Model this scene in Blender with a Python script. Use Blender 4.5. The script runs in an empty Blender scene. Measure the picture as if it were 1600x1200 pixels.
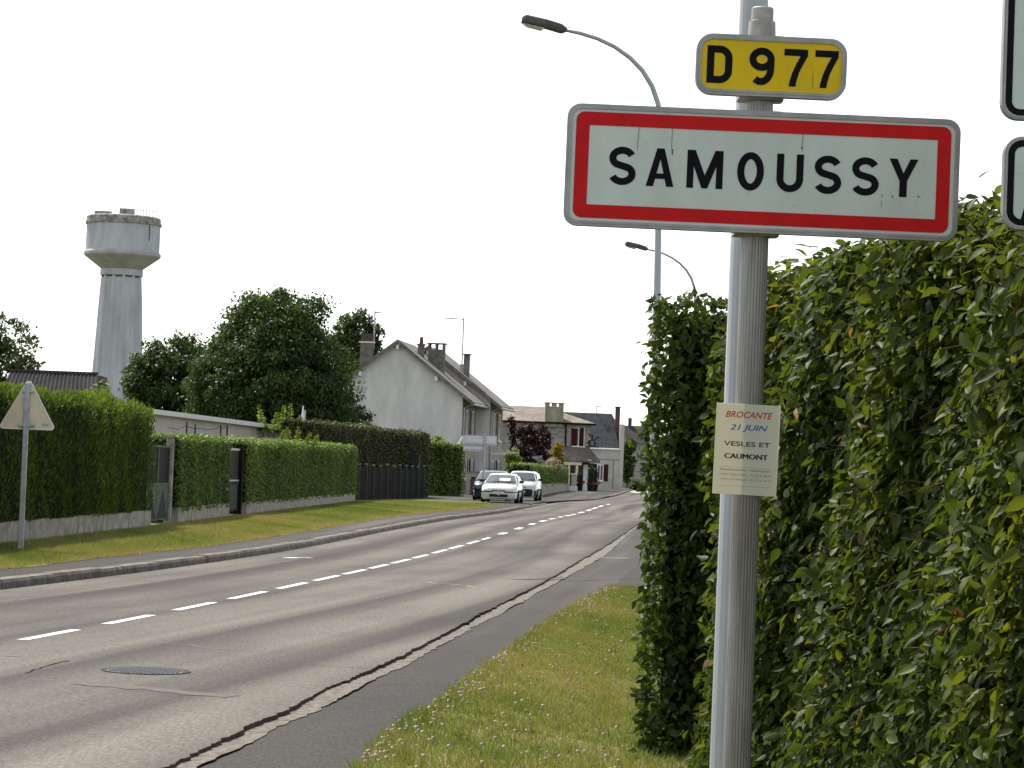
import bpy, bmesh, math, random
import numpy as np
from mathutils import Vector, Matrix

random.seed(7)
RNG = np.random.default_rng(11)
SC = bpy.context.scene
COL = SC.collection
rad = math.radians

# ------------------------------------------------------------------ camera
FOC = 4000.0                      # focal length in pixels of a 1600 px wide picture
ROLL = rad(2.15)
PITCH = math.atan(135 / 4000.0)
EYE = 1.6
_d = np.array([0, math.cos(PITCH), math.sin(PITCH)])
_u0 = np.array([0, -math.sin(PITCH), math.cos(PITCH)])
_r = math.cos(ROLL) * np.array([1.0, 0, 0]) + math.sin(ROLL) * _u0
_u = -math.sin(ROLL) * np.array([1.0, 0, 0]) + math.cos(ROLL) * _u0
cam_data = bpy.data.cameras.new("camera")
cam_data.sensor_width = 36.0
cam_data.lens = 36.0 * FOC / 1600.0
cam_data.clip_start = 0.1
cam_data.clip_end = 5000.0
cam = bpy.data.objects.new("camera", cam_data)
COL.objects.link(cam)
cam.matrix_world = Matrix(((_r[0], _u[0], -_d[0], 0), (_r[1], _u[1], -_d[1], 0), (_r[2], _u[2], -_d[2], EYE), (0, 0, 0, 1)))
SC.camera = cam


def A(px, py, dist):
    """the point at a given distance (world Y) seen at a picture position (survey helper)"""
    v = _d + (px - 800) / FOC * _r + (600 - py) / FOC * _u
    v = v * dist / v[1]
    return (v[0], v[1], v[2] + EYE)


def G(px, py, z=0.0):
    v = _d + (px - 800) / FOC * _r + (600 - py) / FOC * _u
    t = (z - EYE) / v[2]
    return (v[0] * t, v[1] * t, z)


# ------------------------------------------------------------------ sky, sun, exposure
SUN_EL, SUN_AZ = rad(55), rad(-38)       # azimuth from +Y, positive to the right
world = bpy.data.worlds.new("World")
SC.world = world
world.use_nodes = True
wn = world.node_tree
wn.nodes.clear()
w_out = wn.nodes.new("ShaderNodeOutputWorld")
w_bg = wn.nodes.new("ShaderNodeBackground")
w_sky = wn.nodes.new("ShaderNodeTexSky")
w_sky.sky_type = 'NISHITA'
w_sky.sun_disc = False
w_sky.sun_elevation = SUN_EL
w_sky.sun_rotation = SUN_AZ
w_sky.altitude = 80
w_sky.air_density = 1.0
w_sky.dust_density = 1.0
w_sky.ozone_density = 1.0
w_hsv = wn.nodes.new("ShaderNodeHueSaturation")
w_hsv.inputs["Saturation"].default_value = 0.3
w_bg.inputs["Strength"].default_value = 0.15
wn.links.new(w_sky.outputs[0], w_hsv.inputs["Color"])
wn.links.new(w_hsv.outputs[0], w_bg.inputs["Color"])
wn.links.new(w_bg.outputs[0], w_out.inputs["Surface"])

sun_data = bpy.data.lights.new("sun", 'SUN')
sun_data.energy = 4.0
sun_data.angle = rad(1.2)
sun_data.color = (1.0, 0.95, 0.86)
sun = bpy.data.objects.new("sun", sun_data)
COL.objects.link(sun)
sun_dir = Vector((math.sin(SUN_AZ) * math.cos(SUN_EL), math.cos(SUN_AZ) * math.cos(SUN_EL), math.sin(SUN_EL)))
sun.rotation_euler = sun_dir.to_track_quat('Z', 'Y').to_euler()
sun.location = (-20, 40, 60)

SC.view_settings.view_transform = 'Standard'
SC.view_settings.look = 'None'
SC.view_settings.exposure = 0.75
SC.view_settings.gamma = 1.0
SC.view_settings.use_curve_mapping = False
SC.render.engine = 'CYCLES'
SC.cycles.use_denoising = True
try:
    SC.cycles.denoiser = 'OPENIMAGEDENOISE'
except Exception:
    pass
SC.cycles.max_bounces = 8
SC.cycles.transparent_max_bounces = 8
SC.cycles.sample_clamp_indirect = 6.0

# ------------------------------------------------------------------ materials
MATS = {}


def new_mat(name):
    m = bpy.data.materials.new(name)
    m.use_nodes = True
    nt = m.node_tree
    b = nt.nodes["Principled BSDF"]
    MATS[name] = m
    return m, nt, b


def ramp(nt, fac, stops):
    r = nt.nodes.new("ShaderNodeValToRGB")
    e = r.color_ramp.elements
    while len(e) < len(stops):
        e.new(0.5)
    for i, (p, c) in enumerate(stops):
        e[i].position = p
        e[i].color = (*c, 1)
    nt.links.new(fac, r.inputs[0])
    return r.outputs[0]


def noise(nt, scale, detail=4, vec=None, rough=0.6, mapscale=None, coord="Object"):
    n = nt.nodes.new("ShaderNodeTexNoise")
    n.inputs["Scale"].default_value = scale
    n.inputs["Detail"].default_value = detail
    n.inputs["Roughness"].default_value = rough
    if vec is None:
        tc = nt.nodes.new("ShaderNodeTexCoord")
        vec = tc.outputs[coord]
    if mapscale is not None:
        mp = nt.nodes.new("ShaderNodeMapping")
        mp.inputs["Scale"].default_value = mapscale
        nt.links.new(vec, mp.inputs[0])
        vec = mp.outputs[0]
    nt.links.new(vec, n.inputs["Vector"])
    return n.outputs[0]


def mix(nt, fac, a, b, mode='MIX'):
    m = nt.nodes.new("ShaderNodeMix")
    m.data_type = 'RGBA'
    m.blend_type = mode
    for sock, val in ((m.inputs[0], fac), (m.inputs[6], a), (m.inputs[7], b)):
        if isinstance(val, (int, float)):
            sock.default_value = val
        elif isinstance(val, tuple):
            sock.default_value = (*val, 1)
        else:
            nt.links.new(val, sock)
    return m.outputs[2]


def bump(nt, b, height, strength=0.3, dist=0.02):
    bp = nt.nodes.new("ShaderNodeBump")
    bp.inputs["Strength"].default_value = strength
    bp.inputs["Distance"].default_value = dist
    nt.links.new(height, bp.inputs["Height"])
    nt.links.new(bp.outputs[0], b.inputs["Normal"])


def plain(name, col, rough=0.6, metal=0.0, var=0.12, scale=3.0, bmp=0.0, bscale=40, spec=None, stretch=None):
    """a base colour with a little uneven dirt, optional fine relief"""
    m, nt, b = new_mat(name)
    n = noise(nt, scale, 5, mapscale=stretch)
    lo = tuple(max(0, c * (1 - var * 1.6)) for c in col)
    hi = tuple(min(1, c * (1 + var)) for c in col)
    nt.links.new(ramp(nt, n, [(0.3, lo), (0.65, hi)]), b.inputs["Base Color"])
    b.inputs["Roughness"].default_value = rough
    b.inputs["Metallic"].default_value = metal
    b.inputs["Specular IOR Level"].default_value = spec if spec is not None else (0.5 if rough < 0.5 else 0.05)
    if bmp:
        bump(nt, b, noise(nt, bscale, 4), bmp)
    return m


def leaf_mat(name, stops, transl=0.35, rough=0.45, tint=(1.0, 1.15, 0.45), spec=0.22):
    m, nt, b = new_mat(name)
    at = nt.nodes.new("ShaderNodeAttribute")
    at.attribute_name = "rnd"
    c = ramp(nt, at.outputs["Fac"], stops)
    nt.links.new(c, b.inputs["Base Color"])
    b.inputs["Roughness"].default_value = rough
    b.inputs["Specular IOR Level"].default_value = spec
    tr = nt.nodes.new("ShaderNodeBsdfTranslucent")
    nt.links.new(mix(nt, 1.0, c, tint, 'MULTIPLY'), tr.inputs["Color"])
    ms = nt.nodes.new("ShaderNodeMixShader")
    ms.inputs[0].default_value = transl
    out = nt.nodes["Material Output"]
    nt.links.new(b.outputs[0], ms.inputs[1])
    nt.links.new(tr.outputs[0], ms.inputs[2])
    nt.links.new(ms.outputs[0], out.inputs["Surface"])
    return m


# road asphalt: UV.x = metres across, UV.y = metres along
def asphalt(name, base, light, tracks=True, grain=60):
    m, nt, b = new_mat(name)
    uv = nt.nodes.new("ShaderNodeUVMap")
    uv.uv_map = "UVMap"
    streak = noise(nt, 1.0, 3, vec=uv.outputs[0], mapscale=(1.35, 0.022, 1), rough=0.45)
    patch = noise(nt, 0.35, 6, vec=uv.outputs[0], mapscale=(1, 0.35, 1), rough=0.65)
    fine = noise(nt, grain, 3, coord="Object")
    grit = noise(nt, 1.0, 2, vec=uv.outputs[0], mapscale=(75, 9, 1), rough=0.8)
    fine2 = noise(nt, 14, 5, coord="Object")
    c = ramp(nt, streak, [(0.47, base), (0.68, light)])
    if tracks:
        sep = nt.nodes.new("ShaderNodeSeparateXYZ")
        nt.links.new(uv.outputs[0], sep.inputs[0])
        wv = nt.nodes.new("ShaderNodeMath"); wv.operation = 'MULTIPLY_ADD'
        wv.inputs[1].default_value = 2 * math.pi / 1.55; wv.inputs[2].default_value = 0.6
        nt.links.new(sep.outputs[0], wv.inputs[0])
        sn = nt.nodes.new("ShaderNodeMath"); sn.operation = 'SINE'
        nt.links.new(wv.outputs[0], sn.inputs[0])
        ml = nt.nodes.new("ShaderNodeMath"); ml.operation = 'MULTIPLY_ADD'
        ml.inputs[1].default_value = 0.5; ml.inputs[2].default_value = 0.5
        nt.links.new(sn.outputs[0], ml.inputs[0])
        f2 = nt.nodes.new("ShaderNodeMath"); f2.operation = 'MULTIPLY'
        nt.links.new(ml.outputs[0], f2.inputs[0]); nt.links.new(patch, f2.inputs[1])
        c = mix(nt, f2.outputs[0], c, tuple(min(1, v * 1.2) for v in light))
    dark = ramp(nt, patch, [(0.34, (0.62, 0.62, 0.62)), (0.55, (1, 1, 1))])
    c = mix(nt, 0.7, c, dark, 'MULTIPLY')
    g1 = ramp(nt, fine, [(0.3, (0.55, 0.55, 0.55)), (0.72, (1.4, 1.4, 1.4))])
    c = mix(nt, 0.6, c, g1, 'MULTIPLY')
    c = mix(nt, 0.9, c, ramp(nt, grit, [(0.3, (0.5, 0.5, 0.5)), (0.72, (1.55, 1.54, 1.5))]), 'MULTIPLY')
    g2 = ramp(nt, fine2, [(0.3, (0.8, 0.8, 0.8)), (0.7, (1.12, 1.12, 1.12))])
    c = mix(nt, 0.7, c, g2, 'MULTIPLY')
    nt.links.new(c, b.inputs["Base Color"])
    b.inputs["Roughness"].default_value = 0.85
    b.inputs["Specular IOR Level"].default_value = 0.12
    bump(nt, b, fine, 0.4, 0.004)
    return m


asphalt("road_asphalt", (0.056, 0.050, 0.045), (0.150, 0.137, 0.118))
asphalt("path_asphalt", (0.052, 0.0475, 0.044), (0.096, 0.088, 0.081), tracks=False)
plain("paint_white", (0.62, 0.61, 0.58), 0.7, var=0.22, scale=14)
plain("iron_ring", (0.05, 0.048, 0.045), 0.7, var=0.3, scale=20)
plain("patch_light", (0.128, 0.118, 0.104), 0.85, var=0.12, scale=20)
plain("tip_pale", (0.26, 0.26, 0.25), 0.8, var=0.2, scale=9)
plain("kerb_stone", (0.175, 0.16, 0.135), 0.85, var=0.3, scale=6, bmp=0.4, bscale=50)
plain("gutter_concrete", (0.165, 0.152, 0.13), 0.85, var=0.35, scale=22, bmp=0.5, bscale=40)
plain("crack_dark", (0.012, 0.012, 0.012), 0.95, var=0.2)
plain("tar_seal", (0.21, 0.20, 0.18), 0.8, var=0.2, scale=30)
plain("cast_iron", (0.12, 0.115, 0.11), 0.35, metal=0.7, var=0.25, scale=30, bmp=0.4)
plain("galvanised", (0.36, 0.38, 0.40), 0.45, metal=0.55, var=0.16, scale=8)
plain("mast_grey", (0.36, 0.375, 0.40), 0.42, metal=0.25, var=0.06, scale=2)
plain("lamp_body", (0.10, 0.098, 0.088), 0.6, var=0.2, scale=12)
plain("alu_frame", (0.30, 0.295, 0.30), 0.45, metal=0.4, var=0.14, scale=9)
plain("alu_cap", (0.34, 0.325, 0.31), 0.6, metal=0.2, var=0.2, scale=12)
plain("sign_red", (0.56, 0.010, 0.012), 0.6, var=0.09, scale=7, spec=0.15)
plain("letter_black", (0.008, 0.008, 0.012), 0.7, var=0.1, spec=0.08)
plain("stain_dark", (0.17, 0.17, 0.155), 0.8, var=0.3)
plain("cream_paint", (0.66, 0.58, 0.42), 0.65, var=0.08, scale=4)
plain("concrete", (0.32, 0.295, 0.245), 0.9, var=0.28, scale=3.5, bmp=0.4, bscale=25)
plain("concrete_dark", (0.20, 0.19, 0.165), 0.9, var=0.35, scale=4, bmp=0.4, bscale=25)
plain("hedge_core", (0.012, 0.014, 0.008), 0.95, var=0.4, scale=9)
plain("bark", (0.07, 0.055, 0.042), 0.95, var=0.4, scale=12, bmp=0.8, bscale=30)
plain("fence_wood", (0.017, 0.0175, 0.0165), 0.9, var=0.35, scale=5, stretch=(6, 6, 0.6))
plain("fence_post", (0.055, 0.057, 0.056), 0.85, var=0.3, scale=9)
plain("gate_green", (0.085, 0.115, 0.088), 0.6, var=0.16, scale=5)
plain("gate_dark", (0.010, 0.010, 0.010), 0.6, var=0.3, scale=9)
plain("box_grey", (0.04, 0.045, 0.046), 0.6, var=0.2, scale=4)
plain("render_white", (0.61, 0.595, 0.56), 0.9, var=0.11, scale=1.2, bmp=0.15, bscale=30, stretch=(1, 1, 0.35))
plain("render_cream", (0.46, 0.44, 0.385), 0.9, var=0.1, scale=0.9, bmp=0.15, bscale=30)
plain("render_beige", (0.36, 0.32, 0.265), 0.9, var=0.13, scale=1.6, bmp=0.2, bscale=30)
plain("render_pink", (0.46, 0.42, 0.40), 0.9, var=0.08, scale=1.2)
plain("board_grey", (0.56, 0.58, 0.58), 0.5, var=0.08, scale=5, spec=0.2)
plain("trim_white", (0.74, 0.74, 0.72), 0.5, var=0.05)
plain("wood_brown", (0.10, 0.062, 0.045), 0.65, var=0.2, scale=6)
plain("shutter_red", (0.050, 0.011, 0.012), 0.55, var=0.2, scale=8)
plain("slate", (0.070, 0.074, 0.082), 0.55, var=0.2, scale=2.5, bmp=0.3, bscale=12)
plain("chimney_grey", (0.17, 0.165, 0.15), 0.9, var=0.3, scale=2.5, bmp=0.3)
plain("chimney_render", (0.30, 0.27, 0.205), 0.9, var=0.25, scale=2.0, stretch=(1, 1, 0.4))
plain("clay_pot", (0.17, 0.06, 0.042), 0.8, var=0.2)
plain("brick_brown", (0.105, 0.07, 0.058), 0.9, var=0.3, scale=9)
plain("tower_white", (0.45, 0.46, 0.495), 0.8, var=0.15, scale=0.55, stretch=(1, 1, 0.25))
plain("tower_concrete", (0.30, 0.285, 0.26), 0.9, var=0.4, scale=1.5, bmp=0.3, bscale=3)
plain("tower_grey", (0.42, 0.395, 0.415), 0.85, var=0.12, scale=0.6)
plain("tower_dark", (0.06, 0.06, 0.06), 0.9, var=0.2)
plain("fibre_roof", (0.05, 0.046, 0.048), 0.85, var=0.25, scale=1.0)
plain("fascia_white", (0.62, 0.61, 0.58), 0.7, var=0.06)
plain("pot_black", (0.02, 0.02, 0.02), 0.6, var=0.2)
plain("flower_red", (0.10, 0.014, 0.014), 0.7, var=0.25, scale=20)
plain("tyre", (0.018, 0.018, 0.018), 0.85, var=0.2)
plain("rim_steel", (0.35, 0.35, 0.36), 0.4, metal=0.6, var=0.1)
plain("plastic_dark", (0.028, 0.028, 0.03), 0.55, var=0.15)
plain("plate_number", (0.62, 0.61, 0.56), 0.5, var=0.05)
plain("chrome", (0.6, 0.6, 0.62), 0.2, metal=0.9, var=0.05)
plain("ink_red", (0.50, 0.06, 0.045), 0.8, var=0.1)
plain("ink_blue", (0.07, 0.11, 0.30), 0.8, var=0.1)
plain("ink_grey", (0.045, 0.038, 0.038), 0.8, var=0.1)
plain("ink_pale", (0.28, 0.26, 0.23), 0.8, var=0.1)


def carpaint(name, col):
    m, nt, b = new_mat(name)
    b.inputs["Base Color"].default_value = (*col, 1)
    b.inputs["Roughness"].default_value = 0.3
    b.inputs["Coat Weight"].default_value = 0.8
    b.inputs["Coat Roughness"].default_value = 0.06
    b.inputs["Metallic"].default_value = 0.1
    n = noise(nt, 4, 4)
    nt.links.new(ramp(nt, n, [(0.3, tuple(c * 0.9 for c in col)), (0.7, col)]), b.inputs["Base Color"])
    return m


carpaint("paint_car_white", (0.56, 0.56, 0.545))
carpaint("paint_car_blue", (0.016, 0.028, 0.065))
m, nt, b = new_mat("glass_car")
b.inputs["Base Color"].default_value = (0.07, 0.085, 0.09, 1)
b.inputs["Roughness"].default_value = 0.06
b.inputs["Specular IOR Level"].default_value = 0.8
m, nt, b = new_mat("glass_window")
b.inputs["Base Color"].default_value = (0.045, 0.05, 0.055, 1)
b.inputs["Roughness"].default_value = 0.08
m, nt, b = new_mat("lamp_lens")
b.inputs["Base Color"].default_value = (0.72, 0.70, 0.62, 1)
b.inputs["Roughness"].default_value = 0.15
b.inputs["Transmission Weight"].default_value = 0.5
m, nt, b = new_mat("headlight_glass")
b.inputs["Base Color"].default_value = (0.42, 0.43, 0.43, 1)
b.inputs["Roughness"].default_value = 0.12

# sign sheeting: honeycomb cell texture, faint stains
def sheeting(name, col, dirt):
    m, nt, b = new_mat(name)
    tc = nt.nodes.new("ShaderNodeTexCoord")
    vo = nt.nodes.new("ShaderNodeTexVoronoi")
    vo.feature = 'DISTANCE_TO_EDGE'
    vo.inputs["Scale"].default_value = 240
    nt.links.new(tc.outputs["Object"], vo.inputs["Vector"])
    cells = ramp(nt, vo.outputs["Distance"], [(0.02, tuple(c * 0.86 for c in col)), (0.12, col)])
    n = noise(nt, 5, 6, mapscale=(1, 1, 0.35))
    c = mix(nt, 1.0, cells, ramp(nt, n, [(0.32, dirt), (0.6, (1, 1, 1))]), 'MULTIPLY')
    n2 = noise(nt, 60, 3)
    c = mix(nt, 1.0, c, ramp(nt, n2, [(0.26, (0.55, 0.52, 0.45)), (0.34, (1, 1, 1))]), 'MULTIPLY')
    nt.links.new(c, b.inputs["Base Color"])
    b.inputs["Roughness"].default_value = 0.55
    b.inputs["Specular IOR Level"].default_value = 0.2
    return m


sheeting("sheet_white", (0.61, 0.675, 0.645), (0.86, 0.86, 0.83))
sheeting("sheet_yellow", (0.80, 0.55, 0.008), (0.80, 0.78, 0.7))

# fluted pole
m, nt, b = new_mat("fluted_alu")
n = noise(nt, 7, 6, mapscale=(1, 1, 0.12))
n2 = noise(nt, 25, 5, mapscale=(1, 1, 0.08))
c = ramp(nt, n, [(0.34, (0.19, 0.17, 0.145)), (0.55, (0.33, 0.318, 0.31))])
c = mix(nt, 0.5, c, ramp(nt, n2, [(0.36, (0.45, 0.42, 0.36)), (0.5, (1, 1, 1))]), 'MULTIPLY')
nt.links.new(c, b.inputs["Base Color"])
b.inputs["Roughness"].default_value = 0.5
b.inputs["Metallic"].default_value = 0.35

# paper poster in a thin sleeve, lets some light through
m, nt, b = new_mat("poster_paper")
b.inputs["Base Color"].default_value = (0.80, 0.77, 0.67, 1)
b.inputs["Roughness"].default_value = 0.35
tr = nt.nodes.new("ShaderNodeBsdfTranslucent")
tr.inputs["Color"].default_value = (0.66, 0.60, 0.44, 1)
ms = nt.nodes.new("ShaderNodeMixShader"); ms.inputs[0].default_value = 0.4
nt.links.new(b.outputs[0], ms.inputs[1]); nt.links.new(tr.outputs[0], ms.inputs[2])
nt.links.new(ms.outputs[0], nt.nodes["Material Output"].inputs["Surface"])

# lawns
def lawn(name, a, bcol, dry):
    m, nt, b = new_mat(name)
    n = noise(nt, 1.1, 6)
    n2 = noise(nt, 25, 4)
    c = ramp(nt, n, [(0.3, a), (0.5, bcol), (0.68, dry)])
    c = mix(nt, 0.8, c, ramp(nt, n2, [(0.3, (0.5, 0.5, 0.5)), (0.7, (1.2, 1.2, 1.2))]), 'MULTIPLY')
    nt.links.new(c, b.inputs["Base Color"])
    b.inputs["Roughness"].default_value = 0.95
    b.inputs["Specular IOR Level"].default_value = 0.1
    bump(nt, b, n2, 0.8, 0.03)
    return m


lawn("lawn", (0.09, 0.115, 0.03), (0.16, 0.165, 0.055), (0.24, 0.18, 0.095))
lawn("field", (0.05, 0.075, 0.02), (0.08, 0.10, 0.03), (0.12, 0.11, 0.05))
leaf_mat("grass_blades", [(0.0, (0.10, 0.135, 0.034)), (0.35, (0.205, 0.22, 0.068)), (0.65, (0.30, 0.265, 0.115)), (1.0, (0.38, 0.27, 0.16))], 0.35, 0.6, spec=0.2)
leaf_mat("clover_head", [(0.0, (0.52, 0.46, 0.40)), (0.6, (0.62, 0.58, 0.52)), (1.0, (0.36, 0.22, 0.14))], 0.2, 0.9, tint=(1, 1, 1), spec=0.1)
leaf_mat("hornbeam", [(0.0, (0.024, 0.040, 0.011)), (0.45, (0.058, 0.086, 0.018)), (0.8, (0.125, 0.148, 0.026)), (0.955, (0.22, 0.235, 0.04)), (0.97, (0.26, 0.13, 0.045)), (1.0, (0.20, 0.10, 0.05))], 0.46, 0.45, tint=(1.25, 1.2, 0.4), spec=0.10)
leaf_mat("hornbeam_dark", [(0.0, (0.026, 0.045, 0.012)), (0.5, (0.064, 0.096, 0.021)), (0.9, (0.13, 0.16, 0.033)), (1.0, (0.2, 0.21, 0.05))], 0.46, 0.45, tint=(1.2, 1.2, 0.4), spec=0.10)
leaf_mat("thuja", [(0.0, (0.028, 0.055, 0.011)), (0.5, (0.092, 0.136, 0.023)), (0.85, (0.175, 0.22, 0.036)), (0.97, (0.18, 0.22, 0.04)), (1.0, (0.3, 0.3, 0.18))], 0.4, 0.55)
leaf_mat("privet", [(0.0, (0.035, 0.066, 0.015)), (0.5, (0.102, 0.152, 0.029)), (0.85, (0.185, 0.23, 0.044)), (1.0, (0.28, 0.30, 0.15))], 0.4, 0.42)
leaf_mat("bronze_hedge", [(0.0, (0.03, 0.040, 0.014)), (0.5, (0.062, 0.068, 0.025)), (0.9, (0.11, 0.10, 0.042)), (1.0, (0.26, 0.24, 0.17))], 0.3, 0.55)
leaf_mat("lime_leaf", [(0.0, (0.018, 0.036, 0.010)), (0.6, (0.042, 0.072, 0.017)), (1.0, (0.10, 0.14, 0.032))], 0.42, 0.5, tint=(1.2, 1.25, 0.45))
leaf_mat("tree_green", [(0.0, (0.03, 0.05, 0.016)), (0.6, (0.055, 0.085, 0.024)), (1.0, (0.11, 0.14, 0.05))], 0.35, 0.5)
leaf_mat("pale_blossom", [(0.0, (0.06, 0.09, 0.03)), (0.5, (0.12, 0.14, 0.06)), (1.0, (0.42, 0.42, 0.34))], 0.35, 0.6)
leaf_mat("bush_dark", [(0.0, (0.012, 0.02, 0.012)), (0.7, (0.025, 0.036, 0.02)), (1.0, (0.05, 0.06, 0.035))], 0.2, 0.5)
leaf_mat("sumac", [(0.0, (0.10, 0.16, 0.02)), (0.6, (0.17, 0.22, 0.03)), (1.0, (0.25, 0.27, 0.05))], 0.45, 0.5)
leaf_mat("plum_leaf", [(0.0, (0.018, 0.007, 0.010)), (0.6, (0.036, 0.011, 0.015)), (1.0, (0.07, 0.024, 0.024))], 0.3, 0.5, tint=(1.2, 0.5, 0.4))
leaf_mat("gold_leaf", [(0.0, (0.10, 0.11, 0.02)), (0.5, (0.30, 0.21, 0.02)), (1.0, (0.48, 0.30, 0.02))], 0.35, 0.6)
leaf_mat("pink_leaf", [(0.0, (0.14, 0.14, 0.06)), (0.5, (0.40, 0.32, 0.24)), (1.0, (0.52, 0.44, 0.36))], 0.35, 0.6, tint=(1, 0.9, 0.8))

# tile roofs: rows of tiles as relief (a few centimetres each, too far to tell apart)
def tile_roof(name, lo, hi, rows=9.0):
    m, nt, b = new_mat(name)
    br = nt.nodes.new("ShaderNodeTexBrick")
    tc = nt.nodes.new("ShaderNodeTexCoord")
    nt.links.new(tc.outputs["UV"], br.inputs["Vector"])
    br.inputs["Scale"].default_value = 1.0
    br.inputs["Brick Width"].default_value = 0.30
    br.inputs["Row Height"].default_value = 0.32
    br.inputs["Mortar Size"].default_value = 0.02
    br.inputs["Color1"].default_value = (*lo, 1)
    br.inputs["Color2"].default_value = (*hi, 1)
    br.inputs["Mortar"].default_value = (*(c * 0.5 for c in lo), 1)
    n = noise(nt, 0.8, 6)
    c = mix(nt, 1.0, br.outputs[0], ramp(nt, n, [(0.3, (0.65, 0.62, 0.6)), (0.7, (1.25, 1.25, 1.2))]), 'MULTIPLY')
    nt.links.new(c, b.inputs["Base Color"])
    b.inputs["Roughness"].default_value = 0.85
    bump(nt, b, br.outputs["Fac"], -0.5, 0.03)
    return m


tile_roof("roof_grey", (0.125, 0.108, 0.095), (0.185, 0.16, 0.14))
tile_roof("roof_pink", (0.17, 0.135, 0.115), (0.25, 0.205, 0.175))
# small squared stone walling
m, nt, b = new_mat("stone_wall")
br = nt.nodes.new("ShaderNodeTexBrick")
tc = nt.nodes.new("ShaderNodeTexCoord")
nt.links.new(tc.outputs["UV"], br.inputs["Vector"])
br.inputs["Scale"].default_value = 1.0
br.inputs["Brick Width"].default_value = 0.42
br.inputs["Row Height"].default_value = 0.24
br.inputs["Mortar Size"].default_value = 0.02
br.inputs["Color1"].default_value = (0.20, 0.185, 0.16, 1)
br.inputs["Color2"].default_value = (0.33, 0.31, 0.27, 1)
br.inputs["Mortar"].default_value = (0.36, 0.34, 0.30, 1)
nt.links.new(br.outputs[0], b.inputs["Base Color"])
b.inputs["Roughness"].default_value = 0.9
bump(nt, b, br.outputs["Fac"], 0.4, 0.02)


# ------------------------------------------------------------------ object helpers
def tag(o, label=None, cat=None, group=None, kind=None):
    if label: o["label"] = label
    if cat: o["category"] = cat
    if group: o["group"] = group
    if kind: o["kind"] = kind
    return o


def thing(name, label, cat, loc=(0, 0, 0), rotz=0.0, group=None):
    o = bpy.data.objects.new(name, None)
    o.empty_display_size = 0.2
    COL.objects.link(o)
    o.location = loc
    o.rotation_euler = (0, 0, rotz)
    return tag(o, label, cat, group)


def put(name, me, mat, parent=None, loc=None):
    if mat is not None:
        me.materials.clear()
        me.materials.append(MATS[mat])
    o = bpy.data.objects.new(name, me)
    COL.objects.link(o)
    if parent is not None:
        o.parent = parent
    if loc is not None:
        o.location = loc
    return o


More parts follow.
